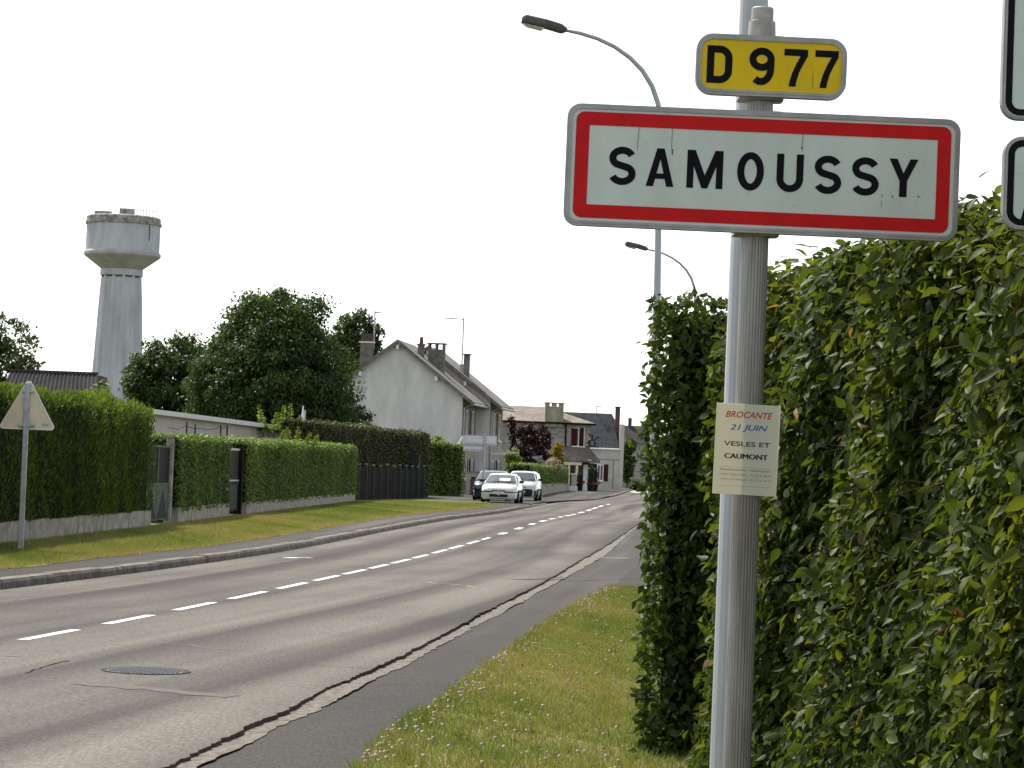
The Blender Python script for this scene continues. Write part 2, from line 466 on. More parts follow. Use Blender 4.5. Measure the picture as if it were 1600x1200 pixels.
class MB:
    """collects simple shapes; build() links them as one mesh object"""
    def __init__(s):
        s.v, s.f = [], []

    def add(s, vs, fs):
        k = len(s.v)
        s.v += [tuple(p) for p in vs]
        s.f += [tuple(i + k for i in f) for f in fs]
        return s

    def box(s, x0, x1, y0, y1, z0, z1):
        return s.add([(x0, y0, z0), (x1, y0, z0), (x1, y1, z0), (x0, y1, z0), (x0, y0, z1), (x1, y0, z1), (x1, y1, z1), (x0, y1, z1)],
                     [(0, 3, 2, 1), (4, 5, 6, 7), (0, 1, 5, 4), (1, 2, 6, 5), (2, 3, 7, 6), (3, 0, 4, 7)])

    def prism(s, poly, axis, a0, a1):
        """poly: 2D points; axis 'x','y' or 'z' is the extrusion axis"""
        def p3(p, a):
            return {'x': (a, p[0], p[1]), 'y': (p[0], a, p[1]), 'z': (p[0], p[1], a)}[axis]
        n = len(poly)
        vs = [p3(p, a0) for p in poly] + [p3(p, a1) for p in poly]
        fs = [tuple(range(n)), tuple(range(2 * n - 1, n - 1, -1))]
        fs += [(i, i + n, (i + 1) % n + n, (i + 1) % n) for i in range(n)]
        return s.add(vs, fs)

    def tube(s, pts, radii, n=8, cap=True):
        pts = [Vector(p) for p in pts]
        if isinstance(radii, (int, float)):
            radii = [radii] * len(pts)
        k = len(s.v)
        up = None
        for i, p in enumerate(pts):
            t = (pts[min(i + 1, len(pts) - 1)] - pts[max(i - 1, 0)]).normalized()
            if up is None:
                a = Vector((0, 0, 1)) if abs(t.z) < 0.9 else Vector((1, 0, 0))
                up = (a - t * a.dot(t)).normalized()
            else:
                up = (up - t * up.dot(t)).normalized()
            w = t.cross(up)
            for j in range(n):
                q = 2 * math.pi * j / n
                s.v.append(tuple(p + (up * math.cos(q) + w * math.sin(q)) * radii[i]))
        for i in range(len(pts) - 1):
            for j in range(n):
                a, bb = k + i * n + j, k + i * n + (j + 1) % n
                s.f.append((a, bb, bb + n, a + n))
        if cap:
            s.f.append(tuple(k + j for j in range(n - 1, -1, -1)))
            e = k + (len(pts) - 1) * n
            s.f.append(tuple(e + j for j in range(n)))
        return s

    def lathe(s, prof, n=24, c=(0, 0)):
        k = len(s.v)
        for r, z in prof:
            for j in range(n):
                q = 2 * math.pi * j / n
                s.v.append((c[0] + r * math.cos(q), c[1] + r * math.sin(q), z))
        for i in range(len(prof) - 1):
            for j in range(n):
                a, bb = k + i * n + j, k + i * n + (j + 1) % n
                s.f.append((a, bb, bb + n, a + n))
        s.f.append(tuple(k + j for j in range(n - 1, -1, -1)))
        e = k + (len(prof) - 1) * n
        s.f.append(tuple(e + j for j in range(n)))
        return s

    def build(s, name, mat, parent=None, smooth=False, bevel=0.0, fix=False, uvbox=False, loc=None):
        me = bpy.data.meshes.new(name)
        me.from_pydata(s.v, [], s.f)
        if fix or bevel:
            bm = bmesh.new(); bm.from_mesh(me)
            if bevel:
                bmesh.ops.bevel(bm, geom=[e for e in bm.edges if len(e.link_faces) == 2 and e.calc_face_angle(0) > 0.5],
                                offset=bevel, segments=2, affect='EDGES', profile=0.5)
            bmesh.ops.recalc_face_normals(bm, faces=bm.faces)
            bm.to_mesh(me); bm.free()
        me.update()
        if uvbox:
            uv = me.uv_layers.new(name="UVMap")
            for p in me.polygons:
                n = p.normal
                for li in p.loop_indices:
                    c = me.vertices[me.loops[li].vertex_index].co
                    if abs(n.z) > 0.35:
                        hx = Vector((n.x, n.y, 0))
                        if hx.length < 1e-4: hx = Vector((1, 0, 0))
                        hx.normalize()
                        al = Vector((-hx.y, hx.x, 0))
                        uv.data[li].uv = (c.dot(al), c.z / max(0.3, math.sqrt(max(0.0, 1 - n.z * n.z))) if abs(n.z) < 0.98 else c.dot(hx))
                    else:
                        al = Vector((-n.y, n.x, 0))
                        uv.data[li].uv = (c.dot(al), c.z)
        if smooth:
            for p in me.polygons: p.use_smooth = True
        return put(name, me, mat, parent, loc)


def np_mesh(name, V, F, rnd=None):
    """V (n,3), F (m,k) arrays -> mesh with an optional per-vertex rnd attribute"""
    me = bpy.data.meshes.new(name)
    V = np.ascontiguousarray(V, dtype=np.float32)
    F = np.ascontiguousarray(F, dtype=np.int32)
    m_, k_ = F.shape
    me.vertices.add(len(V)); me.vertices.foreach_set("co", V.ravel())
    me.loops.add(m_ * k_); me.loops.foreach_set("vertex_index", F.ravel())
    me.polygons.add(m_)
    me.polygons.foreach_set("loop_start", np.arange(0, m_ * k_, k_, dtype=np.int32))
    try:
        me.polygons.foreach_set("loop_total", np.full(m_, k_, dtype=np.int32))
    except Exception:
        pass
    if rnd is not None:
        at = me.attributes.new("rnd", 'FLOAT', 'POINT')
        at.data.foreach_set("value", np.ascontiguousarray(rnd, dtype=np.float32))
    me.update(calc_edges=True)
    return me


def unit(a):
    return a / np.maximum(np.linalg.norm(a, axis=1, keepdims=True), 1e-9)


# leaf outlines: x across, y along, z out of the leaf
LEAF_FINE = (np.array([[0, 0, 0], [0.23, 0.2, 0.06], [0.28, 0.46, 0.07], [0.15, 0.80, 0.0], [0, 1.06, -0.13], [-0.15, 0.80, 0.0], [-0.28, 0.46, 0.07], [-0.23, 0.2, 0.06], [0, 0.36, -0.02], [0, 0.72, -0.04]]),
             np.array([[0, 1, 8], [1, 2, 8], [2, 9, 8], [2, 3, 9], [3, 4, 9], [4, 5, 9], [5, 6, 9], [6, 8, 9], [6, 7, 8], [7, 0, 8]]))
LEAF_MID = (np.array([[0, 0, 0], [0.28, 0.42, 0.06], [0, 1, -0.06], [-0.28, 0.42, 0.06], [0, 0.45, -0.03]]),
            np.array([[0, 1, 4], [1, 2, 4], [2, 3, 4], [3, 0, 4]]))
LEAF_LOW = (np.array([[0, 0, 0], [0.3, 0.45, 0.05], [0, 1, 0], [-0.3, 0.45, 0.05]]), np.array([[0, 1, 2], [0, 2, 3]]))
SPRAY = (np.array([[0, 0, 0], [0.16, 0.4, 0.03], [0.1, 0.8, 0], [0, 1.05, -0.02], [-0.1, 0.8, 0], [-0.16, 0.4, 0.03]]), np.array([[0, 1, 2], [0, 2, 4], [2, 3, 4], [0, 4, 5]]))
BLADE = (np.array([[-0.5, 0, 0], [0.5, 0, 0], [0, 1, 0]]), np.array([[0, 1, 2]]))


def leaf_mesh(name, pos, along, normal, size, rnd, template, wscale=None):
    tv, tf = template
    L = unit(along)
    Nn = unit(normal - L * np.sum(normal * L, axis=1, keepdims=True))
    W = np.cross(L, Nn)
    ws = size if wscale is None else wscale
    V = (pos[:, None, :] + W[:, None, :] * (tv[None, :, 0:1] * ws[:, None, None]) + L[:, None, :] * (tv[None, :, 1:2] * size[:, None, None])
         + Nn[:, None, :] * (tv[None, :, 2:3] * size[:, None, None]))
    n, k = len(pos), len(tv)
    F = (tf[None, :, :] + (np.arange(n) * k)[:, None, None]).reshape(-1, 3)
    return np_mesh(name, V.reshape(-1, 3), F, np.repeat(rnd, k))


_ph = RNG.uniform(0, 6.28, (8, 3)); _fr = RNG.uniform(0.5, 1.0, (8, 3)) * np.array([1, 1.6, 2.6, 4, 6, 9, 13, 18])[:, None]


def wob(p, amp, scale=1.0):
    """smooth pseudo-noise in -amp..amp for an array of points"""
    out = np.zeros(len(p))
    for i in range(8):
        out += np.sin((p * scale * _fr[i]).sum(axis=1) + _ph[i, 0]) * np.cos((p[:, [1, 2, 0]] * scale * _fr[i] * 0.8).sum(axis=1) + _ph[i, 1]) / (1 + 0.6 * i)
    return out * amp / 2.2


# ------------------------------------------------------------------ ground, road, pavements
def curve(pts, lo=0.0, hi=430.0, smooth=5.0):
    """X as a smooth function of the distance Y through surveyed points"""
    pts = sorted(pts, key=lambda p: p[1])
    x = np.array([p[0] for p in pts]); y = np.array([p[1] for p in pts])
    g = np.arange(lo - 40, hi + 40, 0.5)
    v = np.interp(g, y, x)
    s0 = (x[2] - x[0]) / (y[2] - y[0]); s1 = (x[-1] - x[-3]) / (y[-1] - y[-3])
    v = np.where(g < y[0], x[0] + (g - y[0]) * s0, v)
    v = np.where(g > y[-1], x[-1] + (g - y[-1]) * s1, v)
    k = np.exp(-0.5 * (np.arange(-40, 41) * 0.5 / smooth) ** 2); k /= k.sum()
    vs = np.convolve(np.pad(v, 40, mode='reflect', reflect_type='odd'), k, mode='valid')
    return lambda d: np.interp(d, g, vs)


def along(f, d0, d1, step):
    return [(float(f(d)), float(d)) for d in np.arange(d0, d1, step)]


def g2(pts, z=0.0):
    return [G(x, y, z)[:2] for x, y in pts]


kerb_x = curve(g2([(0, 922), (60, 915), (180, 902), (300, 883), (457, 861), (562, 838), (635, 824), (710, 810.5), (777, 803.5), (832, 792), (858, 786.5), (876, 784)]) + [(5.06, 152), (7.64, 184), (13.2, 270)])
centre_x = curve(g2([(28, 1002), (142, 984), (252, 961), (340, 941), (577, 889), (646, 874), (701, 858), (767, 840), (810, 826), (846, 814), (874, 808), (898, 804), (919, 798), (944, 789), (964, 785.5)]) + [(8.0, 160), (16.6, 275)])
edge_pts = g2([(260, 1200), (299, 1177), (373, 1145), (410, 1124), (454, 1101), (491, 1088), (530, 1069), (583, 1043), (633, 1022), (680, 998), (704, 982), (822, 924), (864, 901), (907, 875), (942, 855.5), (972, 836), (1002, 815)])
edge_x = curve(edge_pts + [(7.6, 125), (11.6, 165), (20, 275)], smooth=2.0)
strip_x = curve(g2([(312, 1195), (444, 1135), (588, 1061), (680, 1011.5), (852, 921), (877, 906), (946, 867), (996, 822)], -0.03) + [(7.9, 125), (11.9, 165), (20.3, 275)], smooth=2.0)
lawn_l_x = curve(g2([(0, 890), (142, 871), (263, 860), (300, 857), (447, 835), (589, 811), (680, 799), (710, 798), (790, 787)], 0.12), smooth=3)
lawn_r_x = curve(g2([(585, 1185), (594, 1144), (662, 1114), (709, 1092), (734, 1056), (786, 1031), (833, 987), (910, 940), (951, 920)], -0.03), smooth=1.0)


def strip(name, ds, fa, fb, z, mat, nc=6, parent=None, skirt=None):
    ds = np.asarray(ds, dtype=float)
    xa, xb = np.broadcast_to(fa(ds), ds.shape), np.broadcast_to(fb(ds), ds.shape)
    t = np.linspace(0, 1, nc + 1)
    X = xa[:, None] * (1 - t) + xb[:, None] * t
    zz = z(X, ds[:, None] + 0 * X) if callable(z) else np.full(X.shape, z)
    V = np.stack([X, ds[:, None] + 0 * X, zz], axis=2).reshape(-1, 3)
    n, k = len(ds), nc + 1
    i, j = np.meshgrid(np.arange(n - 1), np.arange(nc), indexing='ij')
    a = (i * k + j).ravel()
    F = np.stack([a, a + 1, a + k + 1, a + k], axis=1)
    U = np.stack([(X - xa[:, None]), ds[:, None] + 0 * X], axis=2).reshape(-1, 2)
    if skirt is not None:              # a vertical face down along the b side
        base = len(V)
        e = np.arange(n) * k + nc
        W = V[e].copy(); W[:, 2] = skirt
        V = np.vstack([V, W, V[e]]); U = np.vstack([U, U[e], U[e]])
        q = np.arange(n - 1)
        F = np.vstack([F, np.stack([base + n + q, base + q, base + q + 1, base + n + q + 1], axis=1)])
    me = np_mesh(name, V, F)
    uv = me.uv_layers.new(name="UVMap")
    uv.data.foreach_set("uv", U[F.ravel()].astype(np.float32).ravel())
    return put(name, me, mat, parent)


gm = MB().add([(-3000, -300, -0.10), (3000, -300, -0.10), (3000, 3800, -0.10), (-3000, 3800, -0.10)], [(0, 1, 2, 3)])
tag(gm.build("ground", "field"), kind="structure")

# jagged broken edge of the carriageway: a step of about 6 cm down to the gutter strip
ds_fine = np.concatenate([np.arange(9, 60, 0.07), np.arange(60, 130, 0.5), np.arange(130, 420, 2.0)])
jag = wob(np.stack([ds_fine * 1.3, ds_fine * 0.4, ds_fine * 0], axis=1), 0.030, 1.2) + RNG.normal(0, 0.009, len(ds_fine))
jag += -0.03 * np.clip(wob(np.stack([ds_fine * 0.35, ds_fine * 0, ds_fine * 0.1], axis=1), 1.0, 1.0), 0, 1)
jag = np.where(ds_fine < 60, jag, jag * 0.5)
jx = dict(zip(ds_fine.tolist(), jag.tolist()))
road = strip("road", ds_fine, lambda d: kerb_x(d), lambda d: edge_x(d) + np.interp(d, ds_fine, jag), 0.0, "road_asphalt", 7, skirt=-0.09)
tag(road, kind="structure")
gutter = strip("gutter", np.concatenate([np.arange(9, 100, 0.12), np.arange(100, 420, 4)]), lambda d: edge_x(d) - 0.14,
               lambda d: strip_x(d) + 0.01 + wob(np.stack([d * 1.1, d * 0, d * 0.3], axis=1), 0.04) + np.random.default_rng(3).normal(0, 0.008, len(d)), lambda X, Y: -0.029 + 0.010 * np.clip(0.25 + 0.9 * np.sin(Y * 0.9 + 1.2 * np.sin(Y * 0.37)) * np.sin(Y * 0.23 + 0.8), 0, 1), "gutter_concrete", 2)
tag(gutter, kind="structure")
pav_r = strip("pavement_right", np.concatenate([np.arange(9, 100, 0.5), np.arange(100, 420, 4)]), lambda d: strip_x(d) - 0.06, lambda d: np.maximum(strip_x(d) + 1.5, 3.0 + 0 * d), -0.034, "path_asphalt", 5)
tag(pav_r, kind="structure")
lr_d = np.arange(9, 37.2, 0.25)
lawn_r = strip("verge_right", lr_d, lambda d: lawn_r_x(d) + wob(np.stack([d * 2.1, d * 0, d * 0.3], axis=1), 0.10), lambda d: 4.5 + 0 * d, -0.019, "lawn", 4)
tag(lawn_r, kind="structure")

# lane dashes
dash_px = [((28, 1002), (142, 984)), ((163, 977), (252, 961)), ((267, 955), (340, 941)), ((351, 937), (413, 924)), ((422, 920.5), (474, 910)),
           ((482, 908), (526, 899)), ((533, 898), (573, 890)), ((578, 889), (612, 882)), ((615, 881), (646, 874)), ((649, 873), (675, 867)),
           ((676, 865), (702, 859)), ((702, 858), (725, 852)), ((727, 850), (747, 845)), ((750, 843.5), (767, 840)), ((780, 835), (792, 832.5)),
           ((804, 827), (815, 824.5)), ((825, 820), (834, 818)), ((842, 815), (851, 813)), ((860, 811.5), (868, 810)), ((873, 808.5), (879, 807.5)),
           ((887, 806.5), (893, 805)), ((898, 804.5), (903, 803.5)), ((908, 802), (914, 800)), ((919, 798.5), (925, 796.5)), ((929, 795.5), (935, 793)), ((938, 792), (943, 790)), ((947, 788.5), (952, 787.5))]
for k, (a, b_) in enumerate(dash_px):
    d0, d1 = G(*a)[1], G(*b_)[1]
    sh = 0.16 if d0 < 62 else 0.05
    dd = np.linspace(d0 + sh, d1 - sh * 0.6, 8)
    w = 0.052 if d0 < 62 else 0.085
    strip("lane_dash", dd, lambda d: centre_x(d) - w, lambda d: centre_x(d) + w, 0.004, "paint_white", 1, road)
for k, (px0, px1, d0, d1) in enumerate(((987, 996, 232, 262), (1002, 1011, 232, 262), (1018, 1027, 232, 262), (1034, 1043, 232, 262))):   # crossing stripes far down the road
    xa, xb = (px0 - 800) * 247 / 4000, (px1 - 800) * 247 / 4000
    strip("crossing_stripe", np.array([d0, d1]), lambda d: xa + 0 * d, lambda d: xb + 0 * d, 0.004, "paint_white", 1, road)


def ground_line(name, px, width, z, mat, parent, jitter=0.01, step=0.12):
    P = np.array(g2(px)); seg = np.r_[0, np.cumsum(np.linalg.norm(np.diff(P, axis=0), axis=1))]
    s = np.linspace(0, seg[-1], max(4, int(seg[-1] / step)))
    x = np.interp(s, seg, P[:, 0]); y = np.interp(s, seg, P[:, 1])
    x = x + RNG.normal(0, jitter, len(s)); y = y + RNG.normal(0, jitter * 2, len(s))
    tx, ty = np.gradient(x), np.gradient(y)
    l = np.hypot(tx, ty) + 1e-9
    hw = width * (0.4 + 0.6 * RNG.random(len(s))) / 2
    L = np.stack([x - ty / l * hw, y + tx / l * hw, 0 * x + z], 1); Rr = np.stack([x + ty / l * hw, y - tx / l * hw, 0 * x + z], 1)
    V = np.vstack([L, Rr]); n = len(s); q = np.arange(n - 1)
    F = np.stack([q, q + n, q + n + 1, q + 1], 1)
    return put(name, np_mesh(name, V, F), mat, parent)


# cracks and seals in the surface
ground_line("crack", [(240, 1003), (275, 1006), (330, 1014), (420, 1019)], 0.03, 0.003, "tar_seal", road)
ground_line("crack", [(560, 905), (620, 907), (660, 909), (725, 915), (760, 921)], 0.10, 0.003, "tar_seal", road, 0.03)
ground_line("crack", [(130, 1069), (220, 1076), (300, 1084), (365, 1090)], 0.30, 0.003, "patch_light", road, 0.02)
ground_line("crack", [(40, 1052), (90, 1036), (110, 1033)], 0.018, 0.003, "crack_dark", road)
ground_line("crack", [(480, 1039), (545, 1043), (583, 1044)], 0.014, 0.003, "crack_dark", road)
ground_line("crack", [(800, 906), (850, 905), (880, 902)], 0.09, 0.003, "crack_dark", road)
ground_line("crack", [(450, 872), (470, 871), (487, 872)], 0.22, 0.003, "paint_white", road, 0.02)
for (x0, y0, x1, y1) in ((0, 925, 30, 923), (40, 921, 72, 917), (95, 913.5, 103, 912), (130, 909, 152, 907), (9, 1025, 33, 1026), (176, 1006, 192, 1007)):
    ground_line("paint_trace", [(x0, y0), (x1, y1)], 0.05, 0.0035, "tar_seal", road, 0.004, 0.1)
ground_line("seam", [(880, 904), (960, 903), (1000, 901)], 0.03, -0.0305, "crack_dark", pav_r)
ground_line("seam", [(930, 869), (985, 869.5)], 0.35, -0.0305, "tar_seal", pav_r)
ground_line("seam", [(575, 1065), (640, 1063), (700, 1064)], 0.012, -0.0305, "crack_dark", pav_r)

# left kerb of single stones, pavement, verge
left_kerb = tag(bpy.data.objects.new("kerb", None), kind="structure")
COL.objects.link(left_kerb)
d = 22.0
k = 0
while d < 128:
    L = 0.98
    hgt = 0.108 if d < 104 else 0.108 - 0.07 * min(1, (d - 104) / 20)
    x0, x1 = float(kerb_x(d)), float(kerb_x(d + L))
    jz = random.uniform(-0.008, 0.008); jx_ = random.uniform(-0.008, 0.008)
    gap = 0.007 if not (48.3 < d < 49.3) else 0.10
    tx, ty = x1 - x0, L
    nx = -ty / math.hypot(tx, ty); ny = tx / math.hypot(tx, ty)
    ww = 0.20
    q = [(x0 + jx_, d + gap), (x1 + jx_, d + L - gap)]
    prof = [(0.0, -0.08), (0.012, hgt - 0.035 + jz), (0.035, hgt + jz), (ww, hgt + 0.004 + jz), (ww, -0.08)]
    vs = []
    for (cx, cy) in q:
        vs += [(cx + nx * a, cy + ny * a, z) for a, z in prof]
    n_ = len(prof)
    fs = [tuple(range(n_)), tuple(range(2 * n_ - 1, n_ - 1, -1))] + [(i, i + n_, (i + 1) % n_ + n_, (i + 1) % n_) for i in range(n_)]
    MB().add(vs, fs).build("kerb_stone", "kerb_stone", left_kerb, fix=True)
    d += L; k += 1
strip("kerb_bed", np.arange(20, 130, 1.0), lambda d: kerb_x(d) - 0.19, lambda d: kerb_x(d) - 0.03, lambda X, Y: np.interp(Y, [104, 124], [0.08, 0.02]), "crack_dark", 1, left_kerb)
for dd0, dd1, stp in ((176, 300, 3.0),):
    for dd_ in np.arange(dd0, dd1, stp):
        x0, x1 = float(kerb_x(dd_)), float(kerb_x(dd_ + stp))
        MB().add([(x0, dd_ + .01, -.05), (x0, dd_ + .01, .11), (x0 - .2, dd_ + .01, .11), (x0 - .2, dd_ + .01, -.05), (x1, dd_ + stp, -.05), (x1, dd_ + stp, .11), (x1 - .2, dd_ + stp, .11), (x1 - .2, dd_ + stp, -.05)],
                 [(0, 1, 2, 3), (7, 6, 5, 4), (0, 4, 5, 1), (1, 5, 6, 2), (2, 6, 7, 3)]).build("kerb_stone", "kerb_stone", left_kerb, fix=True)

pz = lambda X, Y: np.interp(Y, [104, 124, 160, 176, 300], [0.106, 0.10, 0.04, 0.105, 0.105])
pav_l = strip("pavement_left", np.concatenate([np.arange(20, 130, 0.5), np.arange(130, 320, 4)]), lambda d: np.where(d < 112, lawn_l_x(np.minimum(d, 112)) - 1.2, np.interp(d, [112, 114, 300], [-9, -14, -2])), lambda d: kerb_x(d) - np.where(d < 128, 0.17, np.where(d < 175, 0.0, 0.17)), pz, "path_asphalt", 8)
tag(pav_l, kind="structure")
lawn_l = strip("verge_left", np.arange(20, 118, 0.5), lambda d: -14 + 0 * d, lambda d: np.where(d < 108, lawn_l_x(d) + wob(np.stack([d * 1.7, d * 0, d * 0.3], axis=1), 0.09), lawn_l_x(108.0) - (d - 108) * 0.05), 0.112, "lawn", 10)
tag(lawn_l, kind="structure")

# cast iron cover
mc = Vector(G(228, 1048.5))
cover = thing("manhole_cover", "round cast iron manhole cover sunk in the near lane", "manhole cover", mc)
MB().lathe([(0.335, -0.03), (0.335, 0.006), (0.30, 0.006), (0.30, 0.003)], 40).build("frame_ring", "iron_ring", cover)
studs = MB()
for i in range(-9, 10):
    for j in range(-9, 10):
        x, y = i * 0.031, j * 0.031
        if math.hypot(x, y) < 0.285:
            if (i + j) % 2:
                studs.box(x - 0.012, x + 0.012, y - 0.005, y + 0.005, 0.002, 0.010)
            else:
                studs.box(x - 0.005, x + 0.005, y - 0.012, y + 0.012, 0.002, 0.010)
MB().lathe([(0.295, -0.02), (0.295, 0.0045)], 40).build("lid", "cast_iron", cover)
studs.build("raised_pattern", "cast_iron", cover)

# ------------------------------------------------------------------ lettering
STK = 0.185


def stroke(path, w=STK, closed=False):
    """a ribbon of constant width along a 2D path -> (verts, quads)"""
    P = np.array(path, dtype=float)
    n = len(P)
    if closed:
        T = np.roll(P, -1, 0) - np.roll(P, 1, 0)
    else:
        T = np.gradient(P, axis=0)
    T /= np.linalg.norm(T, axis=1, keepdims=True)
    Nn = np.stack([-T[:, 1], T[:, 0]], 1)
    a, b_ = P + Nn * w / 2, P - Nn * w / 2
    vs = [tuple(p) for p in a] + [tuple(p) for p in b_]
    fs = [(i, i + n, (i + 1) % n + n, (i + 1) % n) for i in range(n if closed else n - 1)]
    return vs, fs


def ell(cx, cy, rx, ry, a0, a1, n=14):
    return [(cx + rx * math.cos(rad(a0 + (a1 - a0) * i / n)), cy + ry * math.sin(rad(a0 + (a1 - a0) * i / n))) for i in range(n + 1)]


def glyph(ch):
    V, F = [], []

    def add(vs, fs):
        k = len(V); V.extend(vs); F.extend([tuple(i + k for i in f) for f in fs])

    def poly(*pts):
        add(list(pts), [tuple(range(len(pts)))])
    if ch == 'S':
        add(*stroke(ell(.35, .705, .255, .205, 22, 232, 20) + ell(.35, .292, .262, .205, 52, -158, 20)))
        return V, F, 0.70
    if ch == 'O':
        add(*stroke(ell(.35, .5, .255, .415, 0, 360, 36)[:-1], closed=True)); return V, F, 0.70
    if ch == 'U':
        add(*stroke([(.093, 1), (.093, .7), (.093, .4)] + ell(.35, .345, .257, .255, 180, 360, 20) + [(.607, .4), (.607, .7), (.607, 1)])); return V, F, 0.70
    if ch == 'A':
        for s_ in (1, -1):
            p = [(0, 0), (.19, 0), (.36, .72), (.36, 1), (.265, 1)]
            p = [(x if s_ == 1 else .72 - x, y) for x, y in p]
            poly(*p)
        poly((.2372, .20), (.4828, .20), (.4497, .34), (.2703, .34)); return V, F, 0.72
    if ch == 'M':
        for s_ in (1, -1):
            for p in ([(0, 0), (.175, 0), (.175, 1), (0, 1)], [(.175, 1), (.175, .58), (.395, 0), (.47, 0), (.47, .34), (.21, 1)]):
                poly(*[(x if s_ == 1 else .94 - x, y) for x, y in p])
        return V, F, 0.94
    if ch == 'Y':
        poly((.27, 0), (.46, 0), (.46, .42), (.27, .42))
        for s_ in (1, -1):
            poly(*[(x if s_ == 1 else .73 - x, y) for x, y in [(0, 1), (.2, 1), (.365, .62), (.365, .42), (.27, .42)]])
        return V, F, 0.73
    if ch == 'D':
        poly((0, 0), (.19, 0), (.19, 1), (0, 1))
        add(*stroke([(.19, .905), (.30, .905)] + ell(.33, .665, .24, .24, 85, 0, 10) + ell(.33, .335, .24, .24, 0, -85, 10) + [(.30, .095), (.19, .095)], .19)); return V, F, 0.665
    if ch == '9':
        add(*stroke(ell(.345, .69, .25, .215, 0, 360, 30)[:-1], .19, closed=True))
        tv, tf = stroke([(.594, .70), (.594, .5)] + ell(.33, .42, .26, .325, 0, -128, 16), .188)
        add([(a_, b2_, 0.0006) for a_, b2_ in tv], tf); return V, F, 0.69
    if ch == '7':
        poly((0, .82), (.45, .82), (.64, .82), (.64, 1), (0, 1))
        poly((.45, .82), (.34, .62), (.24, .38), (.17, .14), (.15, 0), (.335, 0), (.36, .16), (.42, .38), (.51, .58), (.64, .82)); return V, F, 0.64


def rrect(w, h, r, n=7):
    pts = []
    for cx, cy, a in ((w / 2 - r, h / 2 - r, 0), (-w / 2 + r, h / 2 - r, 90), (-w / 2 + r, -h / 2 + r, 180), (w / 2 - r, -h / 2 + r, 270)):
        pts += [(cx + r * math.cos(rad(a + 90 * i / n)), cy + r * math.sin(rad(a + 90 * i / n))) for i in range(n + 1)]
    return pts


def ring(mb, outer, inner, y0, y1):
    """a flat ring between two outlines of equal length in the XZ plane, from y0 (back) to y1 (front, smaller y)"""
    n = len(outer)
    vs = [(x, y1, z) for x, z in outer] + [(x, y1, z) for x, z in inner] + [(x, y0, z) for x, z in outer] + [(x, y0, z) for x, z in inner]
    fs = []
    for i in range(n):
        j = (i + 1) % n
        fs += [(i, j, j + n, i + n), (i, i + 2 * n, j + 2 * n, j), (i + n, j + n, j + 3 * n, i + 3 * n), (i + 2 * n, i + 3 * n, j + 3 * n, j + 2 * n)]
    return mb.add(vs, fs)


def glyph_obj(ch, x, z, h, y, mat, parent, wfit=None):
    V, F, w = glyph(ch)
    sx = h if wfit is None else wfit / w
    mb = MB().add([(x + p[0] * sx, y - (p[2] if len(p) > 2 else 0.0), z + p[1] * h) for p in V], [f for f in F])
    o = mb.build("letter", mat, parent, fix=True)
    return o


def plate(name, parent, W, Hh, r, rim, mat_face, y, tilt=0.0, label=None, loc=(0, 0, 0)):
    """sign board with folded rim; local origin in its middle, face towards -y"""
    out = rrect(W, Hh, r)
    inn = rrect(W - 2 * rim, Hh - 2 * rim, max(0.004, r - rim))
    mb = MB()
    mb.prism([(x, z) for x, z in inn], 'y', 0.0, 0.012)
    o = mb.build(name, mat_face, parent, fix=True, loc=loc)
    o.rotation_euler = (0, tilt, 0)
    if label: o["label"] = label
    rg = MB()
    ring(rg, out, rrect(W - 1.0 * rim, Hh - 1.0 * rim, max(0.004, r - rim * .5)), 0.034, -0.002)
    ring(rg, rrect(W - 1.0 * rim, Hh - 1.0 * rim, max(0.004, r - rim * .5)), inn, 0.030, -0.0045)
    rg.build("frame", "alu_frame", o, fix=True)
    bk = MB().prism([(x, z) for x, z in inn], 'y', 0.0125, 0.016)
    bk.build("back_sheet", "alu_cap", o, fix=True)
    return o


# ------------------------------------------------------------------ town sign on its fluted pole
PD = 8.42
pole_top = A(1189.5, 12, PD); pole_mid = A(1173, 560, PD)
px_, py_ = pole_mid[0], PD
sign = thing("town_sign", "red bordered white town name sign and yellow road number plate on a fluted pole", "road sign", (px_, py_, -0.1))


def fluted(r, z0, z1, n=26):
    prof = []
    for j in range(n * 8):
        q = 2 * math.pi * j / (n * 8)
        rr = r * (1 - 0.045 * (0.5 - 0.5 * math.cos(q * n)) ** 3)
        prof.append((rr * math.cos(q), rr * math.sin(q)))
    return MB().prism(prof, 'z', z0, z1)


ztop = pole_top[2] + 0.1
fluted(0.0455, 0.0, ztop - 0.085).build("pole", "fluted_alu", sign, fix=True)
MB().lathe([(0.0458, ztop - 0.100), (0.046, ztop - 0.085), (0.044, ztop - 0.048), (0.037, ztop - 0.045), (0.0365, ztop - 0.004), (0.033, ztop), (0.01, ztop + 0.001)], 28).build("pole_cap", "alu_cap", sign, smooth=False)

tc_ = A(1190.5, 269.5, PD - 0.075)
np_o = plate("name_plate", sign, 1.287, 0.400, 0.045, 0.017, "sheet_white", 0, loc=(tc_[0] - px_, -0.085, tc_[2] + 0.1), tilt=rad(0.35))
rb = MB()
ring(rb, rrect(1.287 - 0.060, 0.400 - 0.052, 0.028), rrect(1.287 - 0.060 - 0.088, 0.400 - 0.052 - 0.088, 0.002), -0.0005, -0.0016)
rb.build("red_border", "sign_red", np_o, fix=True)
SCL = 1 / 480.0
cxp = 1190.5
for ch, x0, x1 in (('S', 949.8, 991.9), ('A', 1008.6, 1052.2), ('M', 1072.3, 1128.8), ('O', 1151, 1193.2), ('U', 1213, 1255), ('S', 1272.2, 1314.6), ('S', 1331, 1373.4), ('Y', 1389.3, 1434.6)):
    glyph_obj(ch, (x0 - cxp) * SCL, -0.0615, 0.1245, -0.0014, "letter_black", np_o, wfit=(x1 - x0) * SCL)
